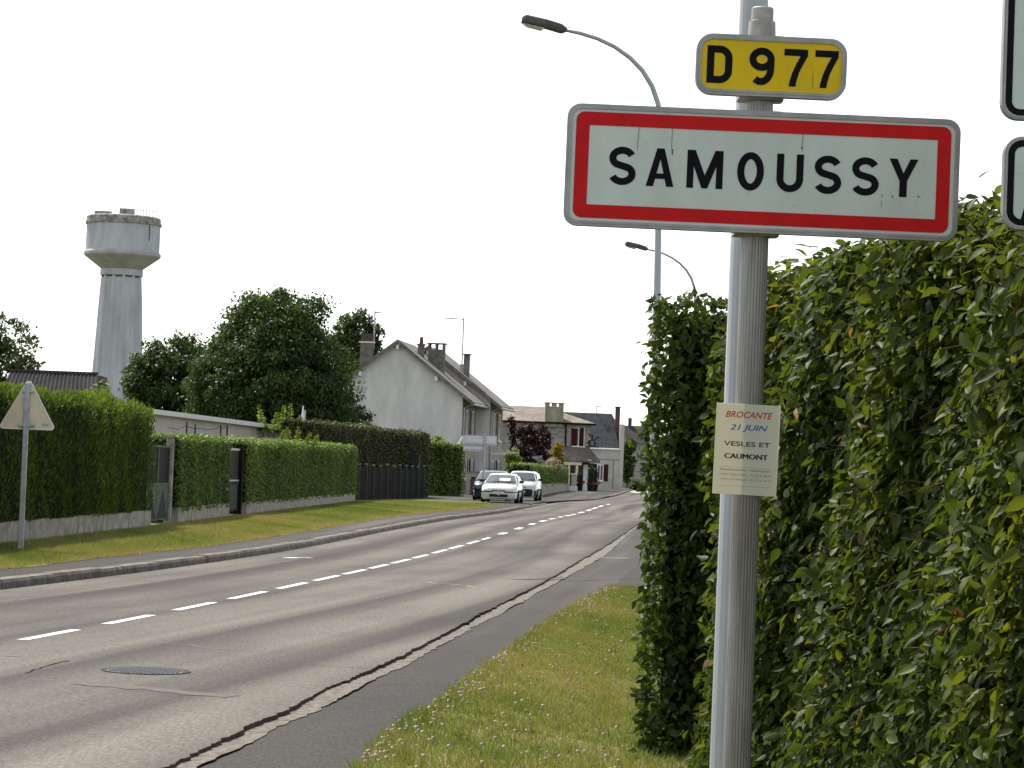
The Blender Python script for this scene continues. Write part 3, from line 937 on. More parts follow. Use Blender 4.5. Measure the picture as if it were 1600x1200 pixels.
for (x, z, l, wd, dx) in ((-0.408, 0.142, 0.085, 0.0018, -0.004), (-0.300, 0.135, 0.075, 0.0016, 0.0), (-0.2985, 0.062, 0.018, 0.005, 0.0), (0.128, 0.135, 0.05, 0.0018, -0.003), (0.1245, 0.088, 0.008, 0.005, 0), (0.392, -0.075, 0.022, 0.0014, 0), (0.424, -0.058, 0.006, 0.005, 0.003), (0.508, -0.055, 0.006, 0.006, 0.004)):
    MB().add([(x, -0.0012, z), (x + wd, -0.0012, z), (x + wd + dx, -0.0012, z - l), (x + dx, -0.0012, z - l)], [(0, 1, 2, 3)]).build("streak", "stain_dark", np_o, fix=True)
yc = A(1204.8, 104.5, PD - 0.075)
yp = plate("number_plate", sign, 0.494, 0.200, 0.055, 0.018, "sheet_yellow", 0, loc=(yc[0] - px_, -0.085, yc[2] + 0.1), tilt=rad(0.55))
for ch, x0, x1 in (('D', 1103.5, 1143.3), ('9', 1169.8, 1209.4), ('7', 1224.3, 1261.4), ('7', 1273, 1309.6)):
    glyph_obj(ch, (x0 - 1204.8) * SCL, -0.0632, 0.1235, -0.0014, "letter_black", yp, wfit=(x1 - x0) * SCL)
for (x, z, l) in ((0.136, -0.01, 0.055), (0.099, 0.02, 0.02)):
    MB().add([(x, -0.0012, z), (x + .0016, -0.0012, z), (x + .0016, -0.0012, z - l), (x, -0.0012, z - l)], [(0, 1, 2, 3)]).build("streak", "stain_dark", yp, fix=True)
cb = MB()
for zc, hh in ((tc_[2] + 0.1, 0.195), (yc[2] + 0.1, 0.095)):
    for s_ in (1, -1):
        zz = zc + s_ * hh
        cb = MB().prism([(x, y) for x, y in rrect(0.15, 0.105, 0.02, 4)], 'z', zz - 0.010, zz + 0.010)
        cb.build("clamp", "alu_cap", sign, fix=True, loc=(0, -0.01, 0))

# ------------------------------------------------------------------ paper notice on the pole
pc = A(1167, 702.5, 8.36)
poster = thing("poster", "cream paper flea market notice taped round the fluted pole", "poster", (pc[0], PD - 0.049, pc[2]))
poster.rotation_euler = (0, rad(1.0), 0)
ps = MB()
nx_ = 12
vs = []
for yy in (0.0, 0.0006):
    for i in range(nx_ + 1):
        x = -0.105 + 0.21 * i / nx_
        cv = 0.35 * max(0, abs(x) - 0.02) ** 2
        vs += [(x, yy + cv, -0.1485), (x, yy + cv, 0.1485)]
fs = []
h_ = 2 * (nx_ + 1)
for i in range(nx_):
    a = 2 * i
    fs += [(a, a + 2, a + 3, a + 1), (h_ + a, h_ + a + 1, h_ + a + 3, h_ + a + 2)]
fs += [(0, 1, h_ + 1, h_), (2 * nx_, h_ + 2 * nx_, h_ + 2 * nx_ + 1, 2 * nx_ + 1)]
ps.add(vs, fs)
ps.build("paper", "poster_paper", poster, fix=True)


def text_line(txt, x0, x1, z, h, mat, parent, shear=0.0, bold=0.0, name="text_line"):
    cu = bpy.data.curves.new(name, 'FONT')
    cu.body = txt
    cu.size = 1.0
    cu.shear = shear
    cu.offset = bold
    cu.resolution_u = 3
    to = bpy.data.objects.new(name, cu)
    COL.objects.link(to)
    bpy.context.view_layer.update()
    dg = bpy.context.evaluated_depsgraph_get()
    me = bpy.data.meshes.new_from_object(to.evaluated_get(dg))
    bpy.data.objects.remove(to); bpy.data.curves.remove(cu)
    co = np.array([v.co[:] for v in me.vertices])
    lo, hi = co.min(0), co.max(0)
    X = x0 + (co[:, 0] - lo[0]) / (hi[0] - lo[0]) * (x1 - x0)
    Z = z + (co[:, 1] - lo[1]) / (hi[1] - lo[1]) * h
    Y = -0.0008 + 0.35 * np.maximum(0, np.abs(X) - 0.02) ** 2
    me.vertices.foreach_set("co", np.stack([X, Y, Z], 1).astype(np.float32).ravel())
    me.update()
    return put(name, me, mat, parent)


text_line("BROCANTE", -0.074, 0.080, 0.103, 0.021, "ink_red", poster, 0.3, 0.012)
text_line("21 JUIN", -0.058, 0.066, 0.057, 0.024, "ink_blue", poster, 0.3, 0.012)
text_line("VESLES ET", -0.075, 0.076, 0.010, 0.0155, "ink_grey", poster, 0, 0.012)
for k in range(3):      # heavy print: the strokes are thickened by slight shifts
    o_ = text_line("CAUMONT", -0.0716 + 0.0012 * k, 0.0684 + 0.0012 * k, -0.031, 0.0165, "ink_grey", poster)
    o_.location.y = -0.0002 * k
text_line("Renseignements \u2013 R\u00e9servations", -0.082, 0.082, -0.073, 0.009, "ink_pale", poster, 0, 0.02)
text_line("\u203a MME TEIRLYNCK : 03 23 22 28 27", -0.087, 0.087, -0.0875, 0.0078, "ink_pale", poster)
text_line("\u203a MME JONNEAUX : 03 23 22 79 47", -0.087, 0.087, -0.104, 0.0078, "ink_pale", poster)
for zz in (-0.060, -0.121):
    MB().add([(-0.088, -0.0008 + .35 * .068 ** 2, zz), (0, -0.0008, zz), (0.088, -0.0008 + .35 * .068 ** 2, zz), (0.088, -0.0008 + .35 * .068 ** 2, zz + .0008), (0, -0.0008, zz + .0008), (-0.088, -0.0008 + .35 * .068 ** 2, zz + .0008)], [(0, 1, 4, 5), (1, 2, 3, 4)]).build("ruled_line", "ink_pale", poster, fix=True)

# ------------------------------------------------------------------ direction boards cut by the picture's edge
ds_ = thing("direction_sign", "two white boards with dark rims at the right edge of the picture", "road sign", (A(1900, 600, 7.2)[0], 7.2, -0.1))
bx0 = ds_.location.x
sc8 = 7.2 / 4000
wB = 0.66 * 2
for nm, ytop, ybot, xl in (("board", -260, 188, 1571), ("board", 211.5, 358, 1568)):
    c0 = A(xl, (ytop + ybot) / 2, 7.13)
    hB = (ybot - ytop) * 7.13 / 4000
    o = plate(nm, ds_, wB, hB, 0.05, 0.009, "sheet_white", 0, loc=(c0[0] + wB / 2 - bx0, -0.07, c0[2] + 0.1))
    rg = MB()
    ring(rg, rrect(wB - 0.022, hB - 0.022, 0.04), rrect(wB - 0.058, hB - 0.058, 0.022), -0.0005, -0.0018)
    rg.build("dark_border", "letter_black", o, fix=True)
    if ybot > 300:
        glyph_obj('A', -wB / 2 + (1596 - xl) * sc8, (285 - 340) * sc8 * 0.5 - 0.055, 0.11, -0.0014, "letter_black", o)
MB().tube([(-0.10, 0, 0), (-0.10, 0, 4.0)], 0.045, 20).build("post", "fluted_alu", ds_)
MB().tube([(0.40, 0, 0), (0.40, 0, 4.0)], 0.045, 20).build("post", "fluted_alu", ds_)


# ------------------------------------------------------------------ street lamps
def lamp_post(label, loc, lean=0.0):
    t = thing("street_lamp", label, "street lamp", loc, 0, "street lamps along the right pavement")
    t.rotation_euler = (0, lean, 0)
    MB().lathe([(0.16, 0.0), (0.16, 0.12), (0.088, 0.14), (0.083, 0.5), (0.06, 3.6), (0.050, 4.4), (0.039, 6.75)], 20).build("pole", "mast_grey", t, smooth=False)
    arm = [(0, 0, 6.74), (-0.03, 0, 6.95), (-0.12, 0, 7.20), (-0.26, 0, 7.42), (-0.44, 0, 7.60), (-0.66, 0, 7.75), (-0.90, 0, 7.86), (-1.14, 0, 7.93), (-1.40, 0, 7.985)]
    MB().tube(arm, [0.039, 0.038, 0.036, 0.034, 0.032, 0.030, 0.029, 0.028, 0.027], 12).build("arm", "mast_grey", t, smooth=True)
    hd = thing_part("lantern", t, (-1.36, 0, 7.98))
    hd.rotation_euler = (0, rad(11), 0)
    body = MB()
    secs = [(0.02, 0.03, -0.03, 0.03), (-0.03, 0.075, -0.06, 0.05), (-0.06, 0.10, -0.065, 0.065), (-0.28, 0.12, -0.045, 0.085), (-0.58, 0.11, -0.045, 0.09), (-0.63, 0.07, -0.04, 0.05)]
    n_ = 10
    vs, fs = [], []
    for (x, w, zb, zt) in secs:
        for j in range(n_):
            q = 2 * math.pi * j / n_
            c_, s_ = math.cos(q), math.sin(q)
            vs.append((x, w * math.copysign(abs(c_) ** 0.6, c_), (zt if s_ > 0 else -zb) * math.copysign(abs(s_) ** 0.6, s_)))
    for i in range(len(secs) - 1):
        for j in range(n_):
            a, b2 = i * n_ + j, i * n_ + (j + 1) % n_
            fs.append((a, b2, b2 + n_, a + n_))
    fs += [tuple(range(n_)), tuple(range(len(vs) - 1, len(vs) - n_ - 1, -1))]
    body.add(vs, fs).build("housing", "lamp_body", hd, fix=True)
    MB().add([(-0.60, -0.085, -0.046), (-0.60, 0.085, -0.046), (-0.30, 0.085, -0.046), (-0.30, -0.085, -0.046), (-0.54, -0.06, -0.075), (-0.54, 0.06, -0.075), (-0.33, 0.06, -0.085), (-0.33, -0.06, -0.085)],
             [(0, 1, 2, 3), (7, 6, 5, 4), (0, 4, 5, 1), (1, 5, 6, 2), (2, 6, 7, 3), (3, 7, 4, 0)]).build("lens", "lamp_lens", hd, fix=True)
    return t


def thing_part(name, parent, loc):
    o = bpy.data.objects.new(name, None)
    o.empty_display_size = 0.1
    COL.objects.link(o); o.parent = parent; o.location = loc
    return o


lp = A(1159.5, 600, 10.5)
lamp_post("thick pale grey lamp mast rising right behind the town sign pole", (lp[0] + 0.005, 10.5, -0.1), rad(-0.15))
l1 = A(1033, 400, 36.0)
lamp_post("tall curved street lamp whose arm shows above the town sign", (l1[0] + 0.045, 36.0, -0.1), rad(-1.1))
l2 = A(1087, 475, 70.7)
lamp_post("smaller farther street lamp whose lantern shows below the town sign", (l2[0] + 0.05, 70.7, -0.1), rad(-0.6))


# ------------------------------------------------------------------ hedges
def hedge(name, label, p0, p1, inward, thick, h0, h1, zb, n, size, tmpl, mat, style="leaf", und=0.06, depth=0.1, drop0=0.0, singles=0,
          group=None, h_back=0.0, sprouts=0, top_w=1.0, end0_w=1.0, end1_w=1.0, core=True, cat="hedge"):
    """clipped hedge along the line p0-p1; inward = side on which its body lies (+1 left of the line, -1 right)"""
    p0 = np.array(p0, float); p1 = np.array(p1, float)
    L = np.linalg.norm(p1 - p0); t = (p1 - p0) / L
    m = np.array([-t[1], t[0]]) * inward
    base = (float(p0[0]), float(p0[1]), float(zb))
    T = thing(name, label, cat, base, 0, group)
    hm = (h0 + h1) / 2 - zb
    areas = np.array([L * hm, L * thick * top_w, thick * hm * end0_w, thick * hm * end1_w, L * hm * 0.12])
    which = RNG.choice(5, size=n, p=areas / areas.sum())
    s, w, v = RNG.random(n), RNG.random(n), RNG.random(n)
    s = np.where(which == 2, 0, np.where(which == 3, 1, s))
    w = np.where((which == 0), 0, np.where(which == 4, 1, w))
    v = np.where(which == 1, 1, v)
    hh = h0 + (h1 - h0) * s - drop0 * np.clip(1 - s * L / 0.9, 0, 1) ** 2
    edge = np.minimum(np.minimum(w, 1 - w) * thick, 0.15) / 0.15
    z = zb + (hh - zb) * v
    z = np.where(which == 1, z - 0.07 * (1 - edge) ** 2, z)
    pos = np.stack([p0[0] + t[0] * L * s + m[0] * thick * w, p0[1] + t[1] * L * s + m[1] * thick * w, z], 1)
    nrm = np.zeros((n, 3))
    nrm[which == 0, :2] = -m; nrm[which == 4, :2] = m; nrm[which == 1, 2] = 1; nrm[which == 2, :2] = -t; nrm[which == 3, :2] = t
    off = wob(pos, und, 1.5) - np.abs(RNG.normal(0, depth, n)) + RNG.random(n) ** 8 * min(0.10, 0.09 * (und / 0.06))
    roundv = np.clip((v - 0.86) / 0.14, 0, 1) ** 2 * 0.08
    off = off - np.where(which == 1, 0, roundv)
    pos = pos + nrm * off[:, None]
    rn = RNG.normal(0, 1, (n, 3))
    if style == "leaf":
        nn = nrm * 0.75 + np.array([0, 0, 0.55]) + rn * 0.55
        al = np.cross(RNG.normal(0, 1, (n, 3)), nn) + np.array([0, 0, -0.45]) + nrm * 0.35
    else:
        nn = nrm * 0.9 + rn * 0.6
        al = np.array([0, 0, 1.0]) + nrm * 0.65 + rn * 0.45
    sz = size * RNG.uniform(0.5, 1.25, n)
    vp = pos * np.array([2.2, 2.2, 0.35]) if style == 'spray' else pos * np.array([1.5, 1.5, 0.8])
    if True:
        pos = pos + nrm * (wob(vp, und * 0.9, 1.4))[:, None]
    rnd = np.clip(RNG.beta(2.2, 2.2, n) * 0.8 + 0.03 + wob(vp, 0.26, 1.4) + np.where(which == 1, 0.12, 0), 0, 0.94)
    rare = RNG.random(n); rnd = np.where(rare > 0.993, 0.96 + 0.04 * RNG.random(n), rnd)
    loc = np.array(base)
    if sprouts:
        k = RNG.choice(np.where(which == 1)[0], sprouts)
        sp_p, sp_n, sp_a, sp_s, sp_r = [], [], [], [], []
        for i in k:
            hgt = RNG.uniform(0.04, 0.15)
            for j in range(7):
                f = (j + 1) / 7
                sp_p.append(pos[i] + np.array([RNG.normal(0, .02), RNG.normal(0, .02), hgt * f]))
                sp_n.append(RNG.normal(0, 1, 3) + np.array([0, 0, .6])); sp_a.append(RNG.normal(0, 1, 3) + np.array([0, 0, .5])); sp_s.append(size * RNG.uniform(.5, 1.0)); sp_r.append(RNG.uniform(.5, .93))
        pos = np.vstack([pos, sp_p]); nn = np.vstack([nn, sp_n]); al = np.vstack([al, sp_a]); sz = np.r_[sz, sp_s]; rnd = np.r_[rnd, sp_r]
        off = np.r_[off, np.full(len(sp_p), 0.02)]
    keep = np.ones(len(pos), bool)
    if singles:
        # the leaves that show largest: nearest to the eye and outermost, inside the picture
        rel = pos - np.array([0, 0, EYE])
        fx = rel @ _d; ix = (rel @ _r) / fx * FOC + 800; iy = 600 - (rel @ _u) / fx * FOC
        ok = (ix > 1000) & (ix < 1590) & (iy > 330) & (iy < 1190) & (off > 0.0)
        face = np.abs(np.sum(unit(nn) * unit(rel), axis=1))
        score = np.where(ok, sz / fx * (0.5 + face) * (1 + off * 3), -1)
        pick = np.argsort(-score)[:singles]
        keep[pick] = False
        protos = []
        for q in range(6):
            r_ = [0.2, 0.4, 0.55, 0.7, 0.85, 0.92][q]
            me = leaf_mesh("leaf", np.zeros((1, 3)), np.array([[0, 1.0, 0]]), np.array([[0, 0, 1.0]]), np.ones(1), np.array([r_]), tmpl)
            me.materials.append(MATS[mat])
            protos.append(me)
        for i in pick:
            Ld = al[i] / np.linalg.norm(al[i])
            Nd = nn[i] - Ld * np.dot(nn[i], Ld); Nd /= np.linalg.norm(Nd)
            Wd = np.cross(Ld, Nd)
            o = bpy.data.objects.new("leaf", protos[int(np.argmin(np.abs(np.array([0.2, 0.4, 0.55, 0.7, 0.85, 0.92]) - rnd[i])))])
            COL.objects.link(o); o.parent = T
            q_ = pos[i] - loc
            sc_ = sz[i]
            o.matrix_local = Matrix(((Wd[0] * sc_, Ld[0] * sc_, Nd[0] * sc_, q_[0]), (Wd[1] * sc_, Ld[1] * sc_, Nd[1] * sc_, q_[1]), (Wd[2] * sc_, Ld[2] * sc_, Nd[2] * sc_, q_[2]), (0, 0, 0, 1)))
    me = leaf_mesh("foliage", pos[keep] - loc, al[keep], nn[keep], sz[keep], rnd[keep], tmpl)
    tag(put("foliage", me, mat, T), kind="stuff")
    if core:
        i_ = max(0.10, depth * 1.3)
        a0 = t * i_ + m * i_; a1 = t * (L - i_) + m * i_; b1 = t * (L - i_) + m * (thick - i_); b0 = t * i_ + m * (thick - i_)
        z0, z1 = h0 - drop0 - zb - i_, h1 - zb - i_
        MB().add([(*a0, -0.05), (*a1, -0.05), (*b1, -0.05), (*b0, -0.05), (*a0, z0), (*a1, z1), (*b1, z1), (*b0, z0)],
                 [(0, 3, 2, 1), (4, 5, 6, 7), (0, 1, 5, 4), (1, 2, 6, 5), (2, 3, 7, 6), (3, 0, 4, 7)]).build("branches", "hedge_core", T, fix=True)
    return T


def add_twigs(T, pts, mat="bark"):
    mb = MB()
    for a, b_ in pts:
        a, b_ = Vector(a) - T.location, Vector(b_) - T.location
        mid = (a + b_) / 2 + Vector((random.uniform(-.03, .03), random.uniform(-.03, .03), random.uniform(-.02, .04)))
        mb.tube([a, mid, b_], [0.006, 0.0045, 0.002], 5)
    tag(mb.build("twigs", mat, T), kind="stuff")


# near hedge on the right: its road side runs almost along the line of sight
NH0, NH1 = (1.08, 14.2), (1.84, 6.6)
hn = hedge("hornbeam_hedge", "near clipped leafy hedge behind the pole, filling the right side", NH0, NH1, 1, 1.5, 2.64, 2.60, -0.05, 84000, 0.070,
           LEAF_FINE, "hornbeam", und=0.17, depth=0.14, drop0=0.42, singles=300, sprouts=60, end0_w=0.3, end1_w=0.1)
tw = []
for i in range(260):
    d0 = random.uniform(8.0, 14.2); f = (14.4 - d0) / 7.8
    x = 1.13 + 0.71 * f
    z = random.uniform(0.3, 2.6)
    tw.append(((x + 0.15, d0, z), (x - random.uniform(0.02, 0.10), d0 + random.uniform(-.25, .25), z + random.uniform(-.1, .18))))
add_twigs(hn, tw)
# farther hedge: we look at its end
hf = hedge("dark_hedge", "darker leafy hedge block just left of the pole, beside the pavement", (0.79, 14.9), (4.1, 44.0), -1, 1.45, 2.66, 2.80, -0.05, 46000, 0.066,
           LEAF_MID, "hornbeam_dark", und=0.09, depth=0.10, singles=300, sprouts=6, end0_w=14.0, end1_w=0.2, h_back=0.15)

# left side: low concrete walls with hedges over them
W1a, W1b = (-8.32, 34.5), (-7.62, 54.9)
W2a, W2b = (-7.50, 58.5), (-7.35, 67.8)
W3a, W3b = (-7.23, 71.1), (-6.18, 103.9)


def wall_line(label, a, b_, h, panel=2.5, thick=0.16):
    a = Vector((*a, 0.0)); b_ = Vector((*b_, 0.0))
    L = (b_ - a).length
    t = (b_ - a) / L
    T = thing("low_wall", label, "wall", a, math.atan2(t.y, t.x), "low concrete garden walls")
    n = max(1, round(L / panel))
    for i in range(n):
        x0, x1 = L * i / n + 0.006, L * (i + 1) / n - 0.006
        dz = random.uniform(-0.012, 0.012)
        mb = MB()
        k = 10
        top = [(x0 + (x1 - x0) * j / k, h + dz + random.uniform(-0.012, 0.012)) for j in range(k + 1)]
        mb.prism([(x0, -0.05), (x1, -0.05)] + top[::-1], 'y', 0.0, thick)
        mb.build("panel", "concrete", T, fix=True)
    return T


wall_line("low concrete wall under the tallest bright hedge at the left", W1a, W1b, 0.46)
wall_line("short low concrete wall between the two garden gates", W2a, W2b, 0.46)
wall_line("long low concrete wall between dark gate and wooden fence", W3a, W3b, 0.44)
hedge("tall_hedge", "tall bright green clipped hedge behind the triangular sign, far left", W1a, W1b, 1, 1.5, 2.66, 2.60, 0.42, 66000, 0.09, SPRAY, "thuja", "spray", und=0.11, depth=0.08, top_w=1.6, sprouts=60)
hedge("short_hedge", "short square green hedge between the two garden gates", W2a, W2b, 1, 1.3, 2.10, 2.16, 0.40, 24000, 0.085, LEAF_MID, "privet", "leaf", und=0.05, depth=0.06, top_w=1.5)
hedge("long_hedge", "long green hedge between the dark gate and the wooden fence", W3a, W3b, 1, 1.4, 2.16, 2.36, 0.40, 60000, 0.095, LEAF_MID, "privet", "leaf", und=0.06, depth=0.06, top_w=1.5, sprouts=30)
hedge("bronze_hedge", "brownish tall hedge rising behind the dark wooden fence", (-8.1, 105.5), (-4.05, 129.5), 1, 1.4, 3.35, 3.30, 0.1, 42000, 0.13, LEAF_MID, "bronze_hedge", "leaf", und=0.09, depth=0.08, top_w=1.0, sprouts=50, end0_w=2)
hedge("corner_hedge", "bright green hedge corner right of the wooden fence, before the white gable", (-4.15, 139.0), (-2.45, 141.0), 1, 2.2, 3.0, 2.85, 0.05, 12000, 0.13, LEAF_MID, "privet", "leaf", und=0.12, depth=0.1, top_w=1.0, sprouts=30)


# ------------------------------------------------------------------ garden gates, fence, box
def gate(kind, label, a, b_, setback):
    a = Vector((*a, 0.12)); b_ = Vector((*b_, 0.12))
    t = (b_ - a).normalized(); L = (b_ - a).length
    n = Vector((-t.y, t.x, 0))
    T = thing("garden_gate", label, "gate", a + n * setback, math.atan2(t.y, t.x))
    if kind == "green":
        for x0, x1 in ((0.12, L / 2 - 0.02), (L / 2 + 0.02, L - 0.30)):
            MB().box(x0, x1, -0.02, 0.02, 0.08, 0.86).build("lower_panel", "gate_green", T)
            MB().add([(x0 + .05, -0.024, 0.12), (x1 - 0.05, -0.024, 0.12), ((x0 + x1) / 2, -0.024, 0.8)], [(0, 1, 2)]).build("brace_panel", "fence_post", T)
            f = MB()
            f.box(x0 - .02, x0 + 0.03, -0.03, 0.03, 0.05, 1.75); f.box(x1 - 0.03, x1 + .02, -0.03, 0.03, 0.05, 1.75); f.box(x0 + .03, x1 - .03, -0.03, 0.03, 1.70, 1.75); f.box(x0 + .03, x1 - .03, -0.03, 0.03, 0.86, 0.91)
            f.build("leaf_frame", "gate_green", T)
            MB().box(x0 + .03, x1 - .03, -0.008, 0.008, 0.91, 1.70).build("mesh_panel", "gate_dark", T)
        MB().box(L - 0.24, L - 0.08, -0.08, 0.08, -0.1, 1.92).build("post", "concrete", T, bevel=0.01)
        MB().box(L - 0.9, L - 0.02, -0.06, 0.06, 1.925, 1.985).build("lintel", "concrete_dark", T)
        MB().box(-0.06, 0.09, -0.08, 0.08, -0.1, 1.92).build("post", "concrete", T, bevel=0.01)
    else:
        f = MB()
        f.box(0.1, 0.15, -0.03, 0.03, 0.05, 1.8); f.box(L - 0.4, L - 0.35, -0.03, 0.03, 0.05, 1.8); f.box(0.15, L - .4, -0.03, 0.03, 0.82, 0.90)
        f.box(0.15, L - 0.4, -0.03, 0.03, 0.10, 0.16)
        f.build("leaf_frame", "gate_dark", T)
        MB().box(0.15, L - 0.4, -0.03, 0.03, 1.74, 1.8).build("top_rail", "galvanised", T)
        MB().box(0.15, L - 0.4, -0.035, 0.035, 0.905, 0.94).build("middle_rail", "galvanised", T)
        MB().box(0.16, L - 0.41, -0.012, 0.012, 0.16, 0.82).build("lower_panel", "box_grey", T)
        MB().box(0.16, L - 0.41, -0.012, 0.012, 0.945, 1.74).build("upper_panel", "gate_dark", T)
        MB().box(L - 0.32, L - 0.1, -0.1, 0.1, -0.1, 1.9).build("post", "gate_dark", T)
        MB().box(-0.08, 0.06, -0.08, 0.08, -0.1, 1.9).build("post", "gate_dark", T)
    return T


gate("green", "pale green metal gate with dark mesh beside a concrete post", W1b, W2a, 0.22)
gate("dark", "dark metal gate with grey lower panel between two hedges", W2b, W3a, 0.22)

fa, fb = Vector((-6.12, 104.6, 0.12)), Vector((-4.10, 123.5, 0.12))
ft = (fb - fa).normalized(); fL = (fb - fa).length
fence = thing("wooden_fence", "dark weathered board fence with pale post tips on the verge", "fence", fa, math.atan2(ft.y, ft.x))
npost = 10
for i in range(npost + 1):
    x = fL * i / npost
    zp = 1.48 + random.uniform(-.03, .05)
    po = MB().box(x - 0.055, x + 0.055, -0.05, 0.05, -0.1, zp).build("post", "fence_post", fence)
    MB().box(x - 0.06, x + 0.06, -0.055, 0.055, zp + 0.001, zp + 0.05).build("post_tip", "tip_pale", po)
    if i < npost:
        for j in range(5):
            w = (fL / npost - 0.16) / 5
            x0 = x + 0.08 + w * j
            MB().box(x0 + 0.01, x0 + w - 0.01, 0.0 + random.uniform(0, .012), 0.03, 0.02, 1.36 + random.uniform(-.03, .03)).build("board", "fence_wood", fence)
for z in (0.35, 1.1):
    MB().box(0.0, fL, 0.052, 0.09, z, z + 0.09).build("rail", "fence_wood", fence)

bxp = Vector((-4.55, 124.6, 0.1))
mbx = thing("meter_box", "grey metal cabinet standing at the end of the wooden fence", "cabinet", bxp, rad(-8))
MB().box(-0.19, 0.19, -0.15, 0.15, 1.25, 2.05).build("case", "box_grey", mbx, bevel=0.015)
MB().box(-0.16, 0.16, -0.165, -0.152, 1.28, 2.0).build("door", "box_grey", mbx)
MB().box(-0.23, 0.23, -0.19, 0.19, 2.052, 2.085).build("lid", "fence_post", mbx)
MB().box(-0.12, 0.12, -0.1, 0.1, -0.1, 1.248).build("pedestal", "gate_dark", mbx)

# triangular sign seen from behind
tb = G(32, 859, 0.12)
tri = thing("triangular_sign", "back of a cream triangular warning sign on a galvanised post", "road sign", (tb[0], tb[1], 0.05))
ts = tb[1] / 4000
topz = A(38.5, 596, tb[1])[2] - 0.05
MB().box(-0.04, 0.04, -0.02, 0.02, 0.0, topz - 0.02).build("post", "galvanised", tri, bevel=0.006)
zt0, zb0 = A(38, 590, tb[1])[2] - 0.05, A(38, 671, tb[1])[2] - 0.05
hw = 45.5 * ts
R_ = 0.045
cx_ = 0.012
def tri_out(ins):
    a, b_, c_ = Vector((cx_, zt0 - ins * 1.6)), Vector((cx_ - hw + ins * 1.5, zb0 + ins)), Vector((cx_ + hw - ins * 1.5, zb0 + ins))
    pts = []
    cen = (a + b_ + c_) / 3
    for v in (a, b_, c_):
        o_ = v + (cen - v).normalized() * R_ * 2
        ang = math.atan2((v - cen).y, (v - cen).x)
        pts += [(o_.x + R_ * math.cos(ang + rad(-60 + 120 * i / 6)), o_.y + R_ * math.sin(ang + rad(-60 + 120 * i / 6))) for i in range(7)]
    return pts
MB().prism(tri_out(0.012), 'y', 0.030, 0.036).build("plate", "cream_paint", tri, fix=True)
tr_ = ring(MB(), tri_out(0.0), tri_out(0.016), 0.045, 0.0225)
tr_.build("folded_rim", "trim_white", tri, fix=True)
MB().box(-0.11, 0.13, -0.024, 0.0295, zb0 + 0.05, zb0 + 0.085).build("bracket", "galvanised", tri)
MB().box(-0.075, 0.09, -0.024, 0.0295, zt0 - 0.22, zt0 - 0.19).build("bracket", "galvanised", tri)
MB().add([(0.24, 0.0292, zb0 + 0.06), (0.34, 0.0292, zb0 + 0.06), (0.34, 0.0292, zb0 + 0.10), (0.24, 0.0292, zb0 + 0.10)], [(0, 1, 2, 3)]).build("maker_sticker", "galvanised", tri, fix=True)


# ------------------------------------------------------------------ trees and shrubs
def tree(name, label, base, crown_c, radii, clumps, per, leaf, mat, trunk_r=0.2, shell=0.55, clump_r=0.16, tmpl=LEAF_LOW, cat="tree", group=None, droop=0.3, lobes=0, low=-0.9, trunk=True, extra=None):
    base = np.array(base, float); c = np.array(crown_c, float); radii = np.array(radii, float)
    T = thing(name, label, cat, tuple(base), 0, group)
    u_ = unit(RNG.normal(0, 1, (clumps, 3)))
    r = shell + (1 - shell) * RNG.random(clumps) ** 0.7
    cc = u_ * r[:, None]
    cc = cc[cc[:, 2] > low]
    bumpy = 1 + wob(unit(cc) * 2.0, 0.10, 1.0)
    centers = c + cc * radii * bumpy[:, None]
    if extra is not None:
        centers = np.vstack([centers, extra])
    nC = len(centers)
    cr = clump_r * radii.mean() * RNG.uniform(0.6, 1.35, nC)
    idx = np.repeat(np.arange(nC), per)
    n = len(idx)
    dirs = unit(RNG.normal(0, 1, (n, 3)))
    rr = RNG.random(n) ** 0.5
    sq = np.array([1.15, 1.15, 0.8])
    pos = centers[idx] + dirs * (cr[idx] * rr)[:, None] * sq
    outw = unit(pos - c)
    nn = dirs * 0.5 + outw * 0.4 + np.array([0, 0, 0.6]) + RNG.normal(0, 0.5, (n, 3))
    al = RNG.normal(0, 1, (n, 3)) + outw * 0.5 + np.array([0, 0, -droop * 2])
    sz = leaf * RNG.uniform(0.6, 1.3, n)
    rnd = np.clip(RNG.beta(2, 2, n) * 0.75 + RNG.normal(0.12, 0.10, nC)[idx], 0, 1)
    tag(put("crown", leaf_mesh("crown", pos - base, al, nn, sz, rnd, tmpl), mat, T), kind="stuff")
    if trunk:
        mb = MB()
        top = c - base + np.array([0, 0, radii[2] * 0.35])
        mb.tube([(0, 0, -0.15), (0.03, 0.02, (c[2] - base[2]) * 0.35), (0, 0, (c[2] - base[2]) * 0.75), tuple(top)], [trunk_r * 1.2, trunk_r, trunk_r * 0.7, trunk_r * 0.25], 10)
        tr_o = mb.build("trunk", "bark", T, smooth=True)
        lm = MB()
        for i in RNG.choice(nC, min(nC, 22), replace=False):
            s_ = np.array([0, 0, (c[2] - base[2]) * RNG.uniform(0.35, 0.9)])
            e_ = centers[i] - base
            md = (s_ + e_) / 2 + np.array([0, 0, 0.12 * radii[2] * RNG.uniform(-.3, 1)])
            lm.tube([tuple(s_), tuple(md), tuple(e_)], [trunk_r * 0.4, trunk_r * 0.25, trunk_r * 0.08], 6, cap=False)
        lm.build("limbs", "bark", T, smooth=True)
    return T


